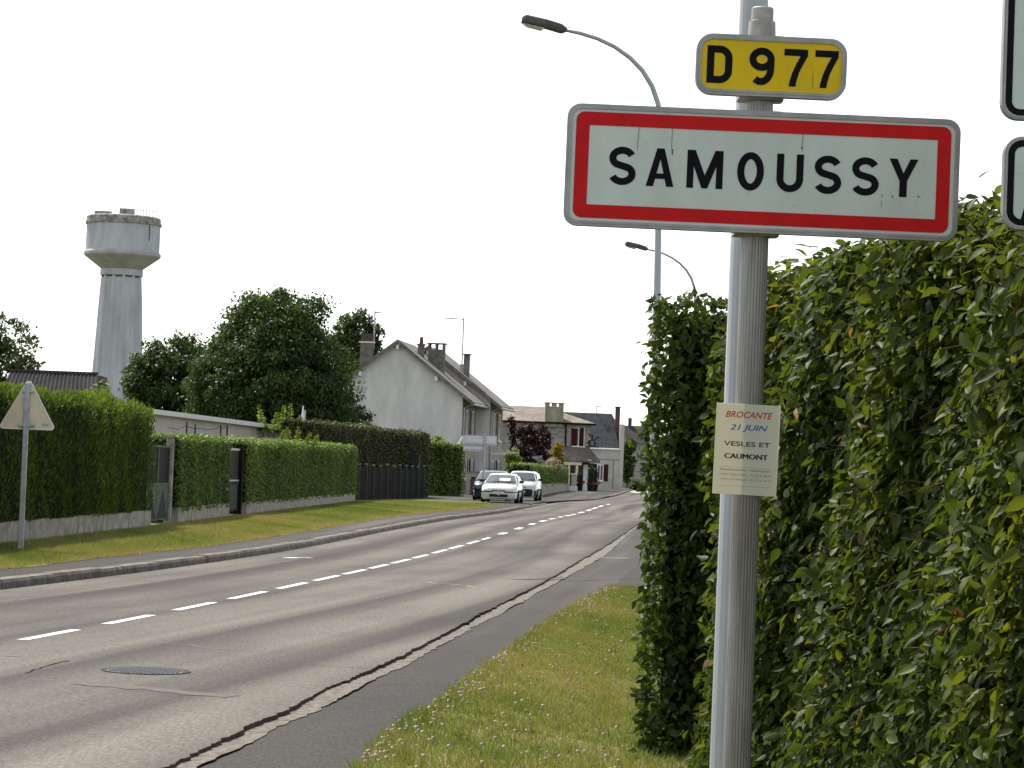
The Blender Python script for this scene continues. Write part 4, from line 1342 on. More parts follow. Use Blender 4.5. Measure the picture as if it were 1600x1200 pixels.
def tree_px(name, label, x0, x1, ytop, ybot, dist, depth_r=None, **kw):
    """crown filling a picture box at a surveyed distance; base on the ground below it"""
    c = A((x0 + x1) / 2, (ytop + ybot) / 2, dist)
    rx = (x1 - x0) / 2 * dist / FOC; rz = (ybot - ytop) / 2 * dist / FOC
    kw.setdefault("clumps", 200); kw.setdefault("per", 60)
    base = (c[0], c[1], 0.0)
    return tree(name, label, base, c, (rx * 0.92, (depth_r or rx) * 0.92, rz * 0.92), **kw)


_c2 = np.array(A(415, 548, 128)); _u2 = unit(RNG.normal(0, 1, (300, 3))) * (0.4 + 0.6 * RNG.random(300) ** 0.6)[:, None] * np.array([2.75, 2.75, 3.15])
_c3 = np.array(A(488, 492, 128)) + RNG.normal(0, 1, (14, 3)) * np.array([0.45, 0.5, 0.55])
tree_px("lime_tree", "largest dense dark round tree left of the white gabled house", 278, 572, 474, 756, 128, clumps=960, per=110, leaf=0.185, mat="lime_leaf", trunk_r=0.32, shell=0.3, clump_r=0.15, droop=0.8, extra=np.vstack([_c2 + _u2, _c3]))
tree_px("chestnut_tree", "dark broad-leaved tree between the water tower and the largest tree", 184, 346, 508, 728, 140, clumps=330, per=90, leaf=0.23, mat="lime_leaf", trunk_r=0.22, shell=0.35, clump_r=0.17, droop=0.6)
tree_px("flowering_tree", "pale green flowering tree top behind the tall chimney slab", 512, 600, 478, 600, 196, clumps=170, per=60, leaf=0.28, mat="tree_green", trunk_r=0.2, shell=0.4, clump_r=0.19)
tree_px("loose_tree", "airy green tree at the left edge above the tall hedge", -80, 72, 478, 690, 96, clumps=220, per=46, leaf=0.16, mat="tree_green", trunk_r=0.16, shell=0.3, clump_r=0.18, droop=0.1)
tree_px("pale_shrub", "small pale flowering shrub at the foot of the water tower", 122, 186, 586, 690, 74, clumps=70, per=60, leaf=0.10, mat="pale_blossom", trunk_r=0.05, shell=0.4, clump_r=0.25, cat="shrub")
tree_px("dark_bush", "very dark bush against the left side of the white gable", 524, 590, 628, 730, 146, clumps=90, per=90, leaf=0.17, mat="bush_dark", trunk_r=0.08, shell=0.4, clump_r=0.24, cat="bush")
tree_px("light_shrub", "light green shrub peeping over the brownish hedge before the gable", 548, 590, 655, 720, 139, clumps=30, per=60, leaf=0.14, mat="tree_green", trunk_r=0.05, shell=0.4, clump_r=0.3, cat="shrub")
tree_px("garden_shrub", "leafy light green shrub between wooden fence hedge and corner hedge", 664, 696, 672, 740, 145, clumps=26, per=60, leaf=0.16, mat="sumac", trunk_r=0.05, shell=0.4, clump_r=0.3, cat="shrub")
tree_px("plum_tree", "dark purple-leaved plum tree before the stone house", 792, 866, 652, 738, 205, clumps=84, per=50, leaf=0.26, mat="plum_leaf", trunk_r=0.12, shell=0.3, clump_r=0.17, extra=np.array([A(800 + q * 0.4, 655 + q * 6, 205) for q in range(10)]))
tree_px("green_shrub", "bright green shrub under the purple tree beside the terrace house", 785, 817, 700, 745, 178, clumps=50, per=60, leaf=0.18, mat="sumac", trunk_r=0.05, shell=0.3, clump_r=0.26, cat="shrub")
tree_px("golden_conifer", "small golden yellow conifer before the porch of the stone house", 862, 880, 689, 742, 196, clumps=60, per=70, leaf=0.16, mat="gold_leaf", trunk_r=0.05, shell=0.2, clump_r=0.24, cat="shrub", droop=-0.5)
tree_px("pink_willow", "round pale pink variegated shrub above the clipped front hedge", 852, 880, 714, 742, 190, clumps=60, per=60, leaf=0.14, mat="pink_leaf", trunk_r=0.06, shell=0.3, clump_r=0.26, cat="shrub")
tree_px("far_tree", "light green tree top beyond the slate roofed house", 988, 1030, 664, 720, 330, clumps=60, per=40, leaf=0.5, mat="tree_green", trunk_r=0.15, shell=0.3, clump_r=0.26)
tree_px("far_shrub", "dark green climber on the far stone house by the road", 972, 990, 680, 760, 286, clumps=60, per=50, leaf=0.35, mat="tree_green", trunk_r=0.08, shell=0.3, clump_r=0.26, cat="shrub")
tree_px("verge_shrub", "low green shrub on the verge before the far stone house", 976, 1012, 750, 768, 268, clumps=30, per=50, leaf=0.22, mat="tree_green", trunk_r=0.05, shell=0.3, clump_r=0.3, cat="shrub")

# sumac-like fronds above the flat roofed building
def fronds(name, label, spots, dist, L):
    b0 = A(spots[0][0], 690, dist)
    T = thing(name, label, "plant", (b0[0], b0[1], 0.0))
    P, Al, Nn, Sz, Rn = [], [], [], [], []
    st = MB()
    for (x, ytip, ybase, lean) in spots:
        tip = np.array(A(x + lean, ytip, dist)); bs = np.array(A(x, ybase, dist))
        st.tube([tuple(np.array([bs[0], bs[1], bs[2] - 0.5]) - np.array([b0[0], b0[1], 0])), tuple(bs - np.array([b0[0], b0[1], 0])), tuple(tip - np.array([b0[0], b0[1], 0]))], [0.02, 0.015, 0.004], 5)
        for j in range(26):
            f = j / 25
            p = bs * (1 - f) + tip * f
            for s_ in (1, -1):
                for q in range(1):
                    P.append(p); Al.append(np.array([s_ * 1.0, RNG.normal(0, .6), 0.55 - 0.6 * (1 - f) + RNG.normal(0, .2)])); Nn.append(RNG.normal(0, 1, 3)); Sz.append(L * (1.15 - 0.75 * f) * RNG.uniform(.7, 1.2)); Rn.append(RNG.random())
    P, Al, Nn, Sz, Rn = map(np.array, (P, Al, Nn, Sz, Rn))
    tag(put("fronds", leaf_mesh("fronds", P - np.array([b0[0], b0[1], 0]), Al, Nn, Sz, Rn, SPRAY), "sumac", T), kind="stuff")
    st.build("stems", "bark", T)


fronds("frond_plant", "yellow-green feathery fronds above the flat roofed building", [(412, 634, 672, -8), (428, 645, 672, 5), (440, 634, 672, 4), (452, 632, 672, 2), (462, 650, 675, 8), (470, 660, 676, 14), (420, 655, 675, -14)], 106, 0.24)
fronds("creeper_plant", "light green creeper bulging over the top of the long hedge", [(440, 672, 690, 4), (452, 668, 690, -3), (464, 668, 692, 3), (478, 676, 694, 8), (490, 680, 696, 6)], 87, 0.16)

# ------------------------------------------------------------------ grass and clover on the verges
def blades(name, label, xs, ys, zs, hgt, wid, mat="grass_blades", edge=None):
    n = len(xs)
    pos = np.stack([xs, ys, zs], 1)
    lean = RNG.normal(0, 0.45, (n, 3)); al = lean + np.array([0, 0, 1.0]); al[:, 2] = np.abs(al[:, 2]) + 0.25
    nn = RNG.normal(0, 1, (n, 3)); nn[:, 2] *= 0.2
    dry = np.clip(0.42 + wob(pos * np.array([1.2, 0.35, 0]), 0.5, 1.0) + RNG.normal(0, 0.16, n), 0, 1)
    if edge is not None:
        dry = np.clip(dry + 0.45 * np.exp(-np.abs(edge) / 0.13) * (0.5 + RNG.random(n)), 0, 1)
    me = leaf_mesh(name, pos, al, nn, hgt, dry, BLADE, wscale=wid)
    return tag(put(name, me, mat), label, "grass", kind="stuff")


nb = 150000
yy = 9 + 28.0 * RNG.random(nb) ** 0.75
lx = lawn_r_x(yy); rx_ = np.interp(yy, [9, 14.6, 15, 37], [1.1, 1.1, 1.2, 3.2])
xx = lx + (rx_ - lx) * RNG.random(nb) + RNG.normal(0, 0.02, nb)
patch_h = 0.75 + 0.6 * np.clip(wob(np.stack([xx, yy, 0 * xx], 1), 1.0, 1.2), -0.6, 1)
blades("grass_right", "sunlit short grass of the right verge before the hedge", xx, yy, np.full(nb, -0.022), 0.055 * patch_h * RNG.uniform(0.5, 1.3, nb), np.full(nb, 0.0055) * (1 + yy / 40), edge=xx - lawn_r_x(yy))
nb = 150000
yy = 30 + 82.0 * RNG.random(nb) ** 1.25
lx = lawn_l_x(yy); wl = np.interp(yy, [34, 42, 54.9, 104, 123], [-8.3, -8.1, -7.6, -6.2, -4.2])
xx = wl + (lx - wl) * RNG.random(nb) + RNG.normal(0, 0.03, nb)
blades("grass_left", "sunlit short grass of the left verge along the garden walls", xx, yy, np.full(nb, 0.110), 0.05 * RNG.uniform(0.5, 1.4, nb), 0.006 + yy * 0.00022, edge=(xx - lawn_l_x(yy)) * 0.5)
nt_ = 520
ty = 12.5 + 24 * RNG.random(nt_); tl = lawn_r_x(ty)
tx_ = np.where(RNG.random(nt_) < 0.45, tl + np.abs(RNG.normal(0, 0.07, nt_)), tl + 2.2 * RNG.random(nt_))
k_ = 22
hx_ = np.repeat(tx_, k_) + RNG.normal(0, 0.025, nt_ * k_); hy_ = np.repeat(ty, k_) + RNG.normal(0, 0.04, nt_ * k_)
blades("grass_tufts", "longer ragged grass tufts scattered over the right verge", hx_, hy_, np.full(nt_ * k_, -0.022), np.repeat(RNG.uniform(0.05, 0.13, nt_), k_) * RNG.uniform(0.5, 1.1, nt_ * k_), np.full(nt_ * k_, 0.007))
# clover heads: small round white flowers scattered, dense along the pavement edge
nc = 900
yy = 13 + 23 * RNG.random(nc)
lx = lawn_r_x(yy)
edge_n = (RNG.random(nc) < 0.55)
xx = np.where(edge_n, lx + np.abs(RNG.normal(0, 0.10, nc)), lx + 1.6 * RNG.random(nc))
clust = wob(np.stack([xx * 2, yy * 1.2, 0 * xx], 1), 1.0, 1.0)
kp = (clust > -0.05) | (RNG.random(nc) < 0.25)
xx, yy = xx[kp], yy[kp]
phi = (1 + 5 ** .5) / 2
ico = unit(np.array([[-1, phi, 0], [1, phi, 0], [-1, -phi, 0], [1, -phi, 0], [0, -1, phi], [0, 1, phi], [0, -1, -phi], [0, 1, -phi], [phi, 0, -1], [phi, 0, 1], [-phi, 0, -1], [-phi, 0, 1]]))
icf = np.array([[0, 11, 5], [0, 5, 1], [0, 1, 7], [0, 7, 10], [0, 10, 11], [1, 5, 9], [5, 11, 4], [11, 10, 2], [10, 7, 6], [7, 1, 8], [3, 9, 4], [3, 4, 2], [3, 2, 6], [3, 6, 8], [3, 8, 9], [4, 9, 5], [2, 4, 11], [6, 2, 10], [8, 6, 7], [9, 8, 1]])
sz = RNG.uniform(0.007, 0.0135, len(xx)); zc = RNG.uniform(0.02, 0.055, len(xx)) - 0.022
Vv = (np.stack([xx, yy, zc], 1)[:, None, :] + ico[None] * sz[:, None, None]).reshape(-1, 3)
Ff = (icf[None] + (np.arange(len(xx)) * 12)[:, None, None]).reshape(-1, 3)
tag(put("clover_flowers", np_mesh("clover_flowers", Vv, Ff, np.repeat(RNG.random(len(xx)), 12)), "clover_head"), "white clover heads dotted in the right verge", "flowers", kind="stuff")


# ------------------------------------------------------------------ water tower
TD = 340.0
tk = TD / FOC
tc0 = A(190, 428, TD)
tower = thing("water_tower", "tall pale concrete water tower with wide round tank", "water tower", (tc0[0], TD, -0.1))
zt = lambda py: A(190, py, TD)[2] + 0.1
r_top, z_neck = 32.0 * tk, zt(430)
nfl = 24
def shaft(rs, zs):
    mb = MB(); n = nfl * 4
    vs, fs = [], []
    for r, z in zip(rs, zs):
        for j in range(n):
            q = 2 * math.pi * j / n + 0.2
            rr = r * (1.0 if j % 8 in (0, 1, 2) else 0.935)
            vs.append((rr * math.cos(q), rr * math.sin(q), z))
    for i in range(len(rs) - 1):
        for j in range(n):
            a, b_ = i * n + j, i * n + (j + 1) % n
            fs.append((a, b_, b_ + n, a + n))
    fs.append(tuple(range((len(rs) - 1) * n, len(rs) * n)))
    return mb.add(vs, fs)
shaft([45 * tk, 40 * tk, 36 * tk, 33.2 * tk, 31 * tk], [0, zt(600), zt(520), zt(460), z_neck + 0.1]).build("shaft", "tower_white", tower, fix=True)
MB().lathe([(31.2 * tk, z_neck - 0.30), (31.2 * tk, z_neck + 0.05)], 48).build("painted_neck_shadow", "tower_dark", tower)  # dark ring standing in for the shadow under the collar
MB().lathe([(32.6 * tk, z_neck - 0.12), (33.2 * tk, z_neck + 0.0), (33.2 * tk, z_neck + 0.72), (31 * tk, z_neck + 0.74)], 48).build("collar", "tower_white", tower)
zl, zu = zt(401), zt(352)
MB().lathe([(31 * tk, z_neck + 0.70), (58.5 * tk, zl - 0.05), (59.8 * tk, zl + 0.1), (59.8 * tk, zl + 0.42), (56.5 * tk, zl + 0.75), (50 * tk, zl + .8)], 64).build("cone", "tower_grey", tower)
MB().lathe([(57.4 * tk, zl + 0.62), (57.3 * tk, zu)], 64).build("tank", "tower_white", tower)
MB().lathe([(57.5 * tk, zu - 0.05), (59.3 * tk, zu + 0.0), (59.3 * tk, zu + 0.34), (57.8 * tk, zu + 0.36), (57.6 * tk, zu + 0.95), (54 * tk, zu + 1.12), (10 * tk, zu + 1.5)], 64).build("rim_band", "tower_concrete", tower)
for x0, x1, hz in ((-45, -20, 1.75), (-6, 15, 2.2)):
    MB().box(x0 * tk, x1 * tk, -0.9, 0.9, zu + 0.9, zu + hz).build("roof_hatch", "tower_concrete", tower)
rl = MB()
for j in range(10):
    x = (17 + j * 4.4) * tk
    y = -math.sqrt(max(0.1, (56 * tk) ** 2 - x * x)) * 0.7
    rl.tube([(x, y, zu + 0.9), (x, y, zu + 1.95)], 0.05, 4)
rl.tube([(17 * tk, -0.7 * 53 * tk, zu + 1.9), (56.6 * tk, -0.7 * 10 * tk, zu + 1.9)], 0.035, 4)
rl.build("railing", "galvanised", tower)
MB().tube([(46 * tk, -math.sqrt(57.6 ** 2 - 46 ** 2) * tk - 0.06, zl + 2.0), (46 * tk, -math.sqrt(57.6 ** 2 - 46 ** 2) * tk - 0.06, zu + 0.3)], 0.05, 6).build("pipe", "tower_dark", tower)

# ------------------------------------------------------------------ buildings on the left
cr0 = A(60, 580, 92); cr1 = A(152, 584, 92)
barn = thing("shed", "dark corrugated roof of a shed behind the tall hedge", "shed", (cr0[0], 92, 0))
wS = cr1[0] - cr0[0]; zr = (cr0[2] + cr1[2]) / 2 - 0.0
MB().prism([(0.4, -0.1), (wS - 0.3, -0.1), (wS - 0.3, zr - 0.9), (0.4, zr - 0.9)], 'y', -0.5, 4.5).build("wall", "render_beige", barn, fix=True)
vs, fs = [], []
nw = 90
for i in range(nw + 1):
    x = -1.0 + (wS + 1.0) * i / nw; xb2 = -1.0 + (wS + 1.45) * i / nw
    zz = 0.03 * math.sin(i * math.pi / 2 * 1.0)
    vs += [(xb2, -2.3, zr - 1.35 + zz), (x, 0.0, zr + zz), (x, 0.0, zr + zz - 0.03), (xb2, -2.3, zr - 1.38 + zz)]
for i in range(nw):
    a = 4 * i
    fs += [(a, a + 4, a + 5, a + 1), (a + 3, a + 2, a + 6, a + 7), (a, a + 3, a + 7, a + 4)]
MB().add(vs, fs).build("corrugated_sheet", "fibre_roof", barn, fix=True)
MB().box(-1.0, wS - 0.02, 0.0, 2.5, zr - 0.35, zr - 0.05).build("back_slope", "fibre_roof", barn)
MB().box(-1.0, wS + 0.03, -0.10, 0.10, zr - 0.02, zr + 0.045).build("ridge_cap", "fibre_roof", barn)

fb0, fb1 = A(225, 638, 87.6), A(484, 671.5, 117.0)
flat = thing("flat_building", "long low pinkish building with white flat roof edge behind hedges", "building", (fb0[0], fb0[1], 0.0), math.atan2(fb1[1] - fb0[1], fb1[0] - fb0[0]))
fl = math.hypot(fb1[0] - fb0[0], fb1[1] - fb0[1])
z0f, z1f = fb0[2], fb1[2]
MB().add([(0, 0.05, -.1), (fl, 0.05, -.1), (fl, 6, -.1), (0, 6, -.1), (0, 0.05, z0f - .1), (fl, 0.05, z1f - .1), (fl, 6, z1f - .1), (0, 6, z0f - .1)], [(0, 3, 2, 1), (4, 5, 6, 7), (0, 1, 5, 4), (1, 2, 6, 5), (2, 3, 7, 6), (3, 0, 4, 7)]).build("wall", "render_pink", flat)
MB().add([(-.3, -0.25, z0f - .17), (fl + .2, -0.25, z1f - .17), (fl + .2, 6.2, z1f - .17), (-.3, 6.2, z0f - .17), (-.3, -0.25, z0f), (fl + .2, -0.25, z1f), (fl + .2, 6.2, z1f), (-.3, 6.2, z0f)], [(0, 3, 2, 1), (4, 5, 6, 7), (0, 1, 5, 4), (1, 2, 6, 5), (2, 3, 7, 6), (3, 0, 4, 7)]).build("roof_edge", "fascia_white", flat)
# slack cable on little brackets in front of the wall
cab = thing("cable", "slack black cable on small posts along the low building", "cable", (*A(280, 690, 80)[:2], 0))
cp = [A(x, y, 80) for x, y in ((262, 668), (278, 671), (291, 665), (300, 669), (305, 669), (325, 671), (338, 670), (345, 664), (348, 671), (354, 664))]
o0 = Vector((cab.location.x, cab.location.y, 0))
MB().tube([Vector(p) - o0 for p in cp], 0.012, 5).build("wire", "plastic_dark", cab)
for x, y in ((292, 659), (305, 663), (345, 664), (355, 665)):
    p = Vector(A(x, y, 80)) - o0
    MB().tube([(p.x, p.y + .02, 0.05), (p.x, p.y + .02, p.z - 0.1), (p.x, p.y + .02, p.z)], [0.03, 0.025, 0.02], 6).build("bracket_post", "plastic_dark", cab)
wp = A(473, 700, 108)
wpole = thing("white_post", "slim white pointed post beside the feathery fronds", "post", (wp[0] - 0.05, 108, 0))
zz = A(472, 634, 108)[2]
MB().tube([(0, 0, -0.1), (0, 0, zz - 0.5), (0, 0, zz)], [0.06, 0.06, 0.02], 8).build("pole", "trim_white", wpole)
wpole2 = thing("grey_post", "slim grey post with bracket right of the white pointed post", "post", (wp[0] + 0.12, 107, 0))
MB().tube([(0, 0, -0.1), (0, 0, zz - 0.2)], 0.035, 8).build("pole", "galvanised", wpole2)
MB().box(-0.10, 0.10, -0.04, 0.04, zz - 0.9, zz - 0.82).build("bracket", "galvanised", wpole2)


# windows as parts: frame proud of the wall, pane behind it, sill below; wall plane given by origin, along-vector and outward normal
def window(parent, o, u_, n_, w, h, frame="trim_white", shutters=None, sill=True, mull=1, pane="glass_window", sh_w=0.45, transom=0):
    o = Vector(o); u_ = Vector(u_).normalized(); n_ = Vector(n_).normalized(); up = Vector((0, 0, 1))

    def slab(mb, a0, a1, z0, z1, d0, d1):
        vs = []
        for d_ in (d0, d1):
            for (a, z) in ((a0, z0), (a1, z0), (a1, z1), (a0, z1)):
                vs.append(tuple(o + u_ * a + up * z + n_ * d_))
        return mb.add(vs, [(0, 1, 2, 3), (7, 6, 5, 4), (0, 4, 5, 1), (1, 5, 6, 2), (2, 6, 7, 3), (3, 7, 4, 0)])
    f = 0.07
    wo = slab(MB(), f, w - f, f, h - f, 0.006, 0.02).build("window", pane, parent, fix=True)
    fr = MB()
    slab(fr, 0, w, 0, f, 0.002, 0.06); slab(fr, 0, w, h - f, h, 0.002, 0.06); slab(fr, 0, f, f, h - f, 0.002, 0.06); slab(fr, w - f, w, f, h - f, 0.002, 0.06)
    for i in range(mull):
        x = w * (i + 1) / (mull + 1)
        slab(fr, x - 0.035, x + 0.035, f, h - f, 0.021, 0.05)
    for i in range(transom):
        z = h * (i + 1) / (transom + 1)
        slab(fr, f, w - f, z - 0.025, z + 0.025, 0.0215, 0.045)
    fr.build("frame", frame, wo, fix=True)
    if sill:
        slab(MB(), -0.08, w + 0.08, -0.10, -0.005, 0.002, 0.16).build("sill", "trim_white", wo, fix=True)
    if shutters:
        for a0, a1 in ((-sh_w - 0.03, -0.03), (w + 0.03, w + sh_w + 0.03)):
            slab(MB(), a0, a1, -0.02, h + 0.02, 0.004, 0.05).build("shutter", shutters, wo, fix=True)
    return wo


# ------------------------------------------------------------------ terrace house with white gable
hc = A(720, 700, 160)
house = thing("terrace_house", "two storey white gabled terrace house with grey tile roof and chimneys", "house", (hc[0], 160, 0.0), rad(-6.5))
WG, EZ, RZ = 8.4, 6.15, 9.35


def unit_house(x1, y0, y1, tag_):
    x0 = x1 - WG
    xm = (x0 + x1) / 2
    sl = (RZ - EZ) / (WG / 2)
    MB().prism([(x0, -0.1), (x1, -0.1), (x1, EZ), (xm, RZ), (x0, EZ)], 'y', y0, y1).build("gable_wall", "render_white", house, fix=True)
    # front wall skin in beige roughcast
    MB().box(x1 - 0.02, x1 + 0.025, y0 + 0.012, y1 - 0.012, -0.1, EZ - 0.02).build("front_wall", "render_beige", house)
    ov, ovg, th = 0.75, 0.35, 0.16
    for s_ in (1, -1):
        xe = xm + s_ * (WG / 2 + ov)
        ze = RZ - sl * (WG / 2 + ov)
        poly = [(xm, RZ + 0.02), (xe, ze + 0.02), (xe, ze + 0.02 + th), (xm, RZ + 0.02 + th)]
        MB().prism(poly, 'y', y0 - ovg, y1 + ovg - 0.36).build("roof_slope", "roof_grey", house, fix=True, uvbox=True)
        MB().prism([(xm, RZ - 0.06), (xe, ze - 0.06), (xe, ze + 0.19), (xm, RZ + 0.19)], 'y', y0 - ovg - 0.05, y0 - ovg - 0.002).build("verge_board", "chimney_grey", house, fix=True)
        MB().tube([(xe + s_ * 0.06, y0 - ovg, ze + 0.03), (xe + s_ * 0.06, y1 - 0.05, ze + 0.03)], 0.07, 8).build("gutter", "galvanised", house)
    for fx in (-0.55, 0.0, 0.6):
        xx_ = xm + fx * WG / 2
        zz_ = RZ - abs(fx) * WG / 2 * sl - 0.42
        MB().box(xx_ - 0.09, xx_ + 0.09, y0 - 0.32, y0 + 0.05, zz_, zz_ + 0.28).build("beam_end", "trim_white", house)
    # front windows (looking along the facade)
    L = y1 - y0
    for yy_ in (1.3, 4.3):
        window(house, (x1 + 0.025, y0 + yy_, 3.55), (0, 1, 0), (1, 0, 0), 1.15, 1.75, "trim_white", "wood_brown", sh_w=0.6)
    window(house, (x1 + 0.025, y0 + 1.1, 0.95), (0, 1, 0), (1, 0, 0), 1.5, 1.25, "trim_white", "shutter_red", sh_w=0.6)
    window(house, (x1 + 0.025, y0 + 4.6, 0.95), (0, 1, 0), (1, 0, 0), 1.2, 1.25, "trim_white", "shutter_red", sh_w=0.5)
    MB().tube([(x1 + 0.1, y0 + 0.2, 0.0), (x1 + 0.1, y0 + 0.2, EZ - 0.75), (x1 + 0.65, y0 + 0.2, EZ - 0.5)], 0.05, 8).build("downpipe", "galvanised", house)


unit_house(0.0, 0.0, 7.0, 1)
unit_house(0.9, 7.0, 14.0, 2)
MB().box(0.87, 2.15, 13.6, 13.75, 2.75, 2.87).build("porch_slab", "trim_white", house)
MB().box(0.93, 2.0, 7.35, 7.5, 2.6, 2.72).build("porch_slab", "trim_white", house)


def chimney(parent, x0, x1, y0, y1, z0, z1, mat, open_top=False, pots=0, band=False, pier=0.12, oh=0.34):
    c = MB().box(x0, x1, y0, y1, z0, z1).build("chimney", mat, parent)
    if open_top:
        w = (x1 - x0)
        for a in (x0, (x0 + x1) / 2 - pier / 2, x1 - pier):
            MB().box(a, a + pier, y0, y1, z1 + 0.002, z1 + oh).build("pier", mat, c)
        MB().box(x0 - 0.08, x1 + 0.08, y0 - 0.08, y1 + 0.08, z1 + oh + 0.002, z1 + oh + 0.07).build("cap_slab", mat, c)
    else:
        MB().box(x0 - 0.06, x1 + 0.06, y0 - 0.06, y1 + 0.06, z1 + 0.002, z1 + 0.08).build("cap_slab", "trim_white" if band else mat, c)
    for i in range(pots):
        px0 = x0 + (x1 - x0) * (i + 0.5) / pots
        MB().lathe([(0.11, z1 + 0.082), (0.13, z1 + 0.1), (0.10, z1 + 0.5), (0.12, z1 + 0.52)], 10, (px0, (y0 + y1) / 2)).build("pot", "clay_pot", c)
    return c


hk = 25.0
def hx(px, dy=0.0):   # local x of a picture column on the gable plane
    return (px - 720) / hk
chimney(house, hx(637.5), hx(647), 2.2, 2.7, 7.6, 9.35, "chimney_grey", pots=1)
chimney(house, hx(650.5), hx(676.5), 3.2, 3.9, 7.2, 9.15, "chimney_grey", open_top=True)
chimney(house, hx(692), hx(701), 8.2, 8.7, 6.6, 8.75, "chimney_grey", open_top=True)
cA = chimney(house, hx(547.5), hx(566.5), 1.6, 2.3, 6.5, 9.35, "chimney_grey", band=True)
MB().box(hx(548.5), hx(565.5), 1.65, 2.25, 9.435, 9.95).build("pot_row", "brick_brown", cA)


def antenna(parent, x, y, z0, z1, span, nel=7, side=-1):
    a = MB()
    a.tube([(x, y, z0), (x, y, z1)], 0.045, 6)
    a.tube([(x, y, z1 - 0.08), (x + side * span, y + 0.1, z1 - 0.04)], 0.05, 5)
    for i in range(nel):
        xx_ = x + side * span * (i + 1) / nel
        a.tube([(xx_, y - 0.22, z1 - 0.06), (xx_, y + 0.25, z1 - 0.06)], 0.012, 4)
    a.build("antenna", "galvanised", parent)


antenna(house, hx(690), 8.0, 7.6, 11.5, 1.25)
MB().box(hx(690) - 0.12, hx(690) + 0.1, 7.9, 8.05, 8.0, 8.45).build("antenna_box", "galvanised", house)
antenna(house, hx(567.5), 2.0, 9.0, 11.4, 0.4, 4, 1)

# stair rail and low block seen left of the cars
sb = thing("entrance_block", "small beige rendered porch block with brown hatch beside the blue car", "porch", (*A(740, 760, 150)[:2], 0.05), rad(-6))
MB().box(-0.45, 0.30, 0.0, 1.5, -0.1, 1.35).build("wall", "render_beige", sb)
MB().box(0.32, 0.55, -0.1, 0.15, -0.1, 1.9).build("pillar", "render_cream", sb)
MB().box(-0.20, 0.05, -0.03, -0.002, 0.05, 0.95).build("hatch", "wood_brown", sb)
MB().box(-0.52, 0.36, -0.06, 1.56, 1.352, 1.42).build("coping", "chimney_grey", sb)
rl_ = thing("stair_rail", "slanting white handrail against the foot of the white gable", "handrail", (*A(718, 690, 150)[:2], 0.0))
p0, p1 = A(715, 697, 150), A(724, 682, 150)
o0 = Vector((rl_.location.x, rl_.location.y, 0))
MB().tube([Vector(p0) - o0, Vector(p1) - o0], 0.07, 8).build("rail", "trim_white", rl_)
MB().tube([Vector((p0[0], p0[1], -0.1)) - o0, Vector(p0) - o0], 0.05, 8).build("baluster", "trim_white", rl_)
MB().tube([Vector((p1[0], p1[1], -0.1)) - o0, Vector(p1) - o0], 0.05, 8).build("baluster", "trim_white", rl_)

# ------------------------------------------------------------------ stone house with hipped roof
D2 = 225.0
k2 = D2 / FOC
s0 = A(922, 700, D2)
stone = thing("stone_house", "stone villa with pinkish hipped roof, big chimney and dark red shutters", "house", (s0[0], D2, 0.0), rad(3))
W2 = 8.6
e2 = A(870, 660, D2)[2]; rz2 = A(820, 633, D2)[2]
sx = lambda px: (px - 922) * k2
MB().box(-W2, 0, 0, 7.5, -0.1, e2 - 0.02).build("wall", "stone_wall", stone, uvbox=True)
ovh = 0.45
ev = [(-W2 - ovh, -ovh), (ovh, -ovh), (ovh, 7.5 + ovh), (-W2 - ovh, 7.5 + ovh)]
rdg = [(-W2 + 1.0, 3.75), (-3.8, 3.75)]
MB().add([(*p, e2) for p in ev] + [(*p, e2 - 0.12) for p in ev] + [(*p, rz2) for p in rdg],
         [(0, 1, 9, 8), (1, 2, 9), (2, 3, 8, 9), (3, 0, 8), (4, 7, 6, 5), (0, 4, 5, 1), (1, 5, 6, 2), (2, 6, 7, 3), (3, 7, 4, 0)]).build("roof", "roof_pink", stone, fix=True, uvbox=True)
MB().tube([(-W2 - ovh, -ovh - .07, e2 - 0.06), (ovh, -ovh - .07, e2 - 0.06)], 0.08, 8).build("gutter", "gate_dark", stone)
cz = A(863, 628, D2)[2]
chimney(stone, sx(849.5), sx(878), -0.35, 0.75, e2 - 0.4, cz - 0.4, "chimney_render", open_top=True, pier=0.36, oh=0.27)
window(stone, (sx(894), 0, 3.95), (1, 0, 0), (0, -1, 0), 1.05, 1.6, "trim_white", None, mull=1)
w_ = window(stone, (sx(836), 0, 3.6), (1, 0, 0), (0, -1, 0), 0.9, 1.3, "trim_white", "shutter_red", sh_w=0.4)
MB().box(sx(892), sx(894) - 0.01, -0.06, -0.003, 3.93, 5.57).build("shutter", "shutter_red", stone)
MB().box(sx(905), sx(911), -0.12, -0.075, 3.93, 5.57).build("shutter", "shutter_red", stone)
MB().box(sx(894), sx(901), -0.10, -0.066, 3.98, 5.5).build("shutter", "shutter_red", stone)
MB().tube([(sx(883), -0.1, 2.6), (sx(883), -0.1, e2 - 0.15)], 0.07, 8).build("downpipe", "gate_dark", stone)
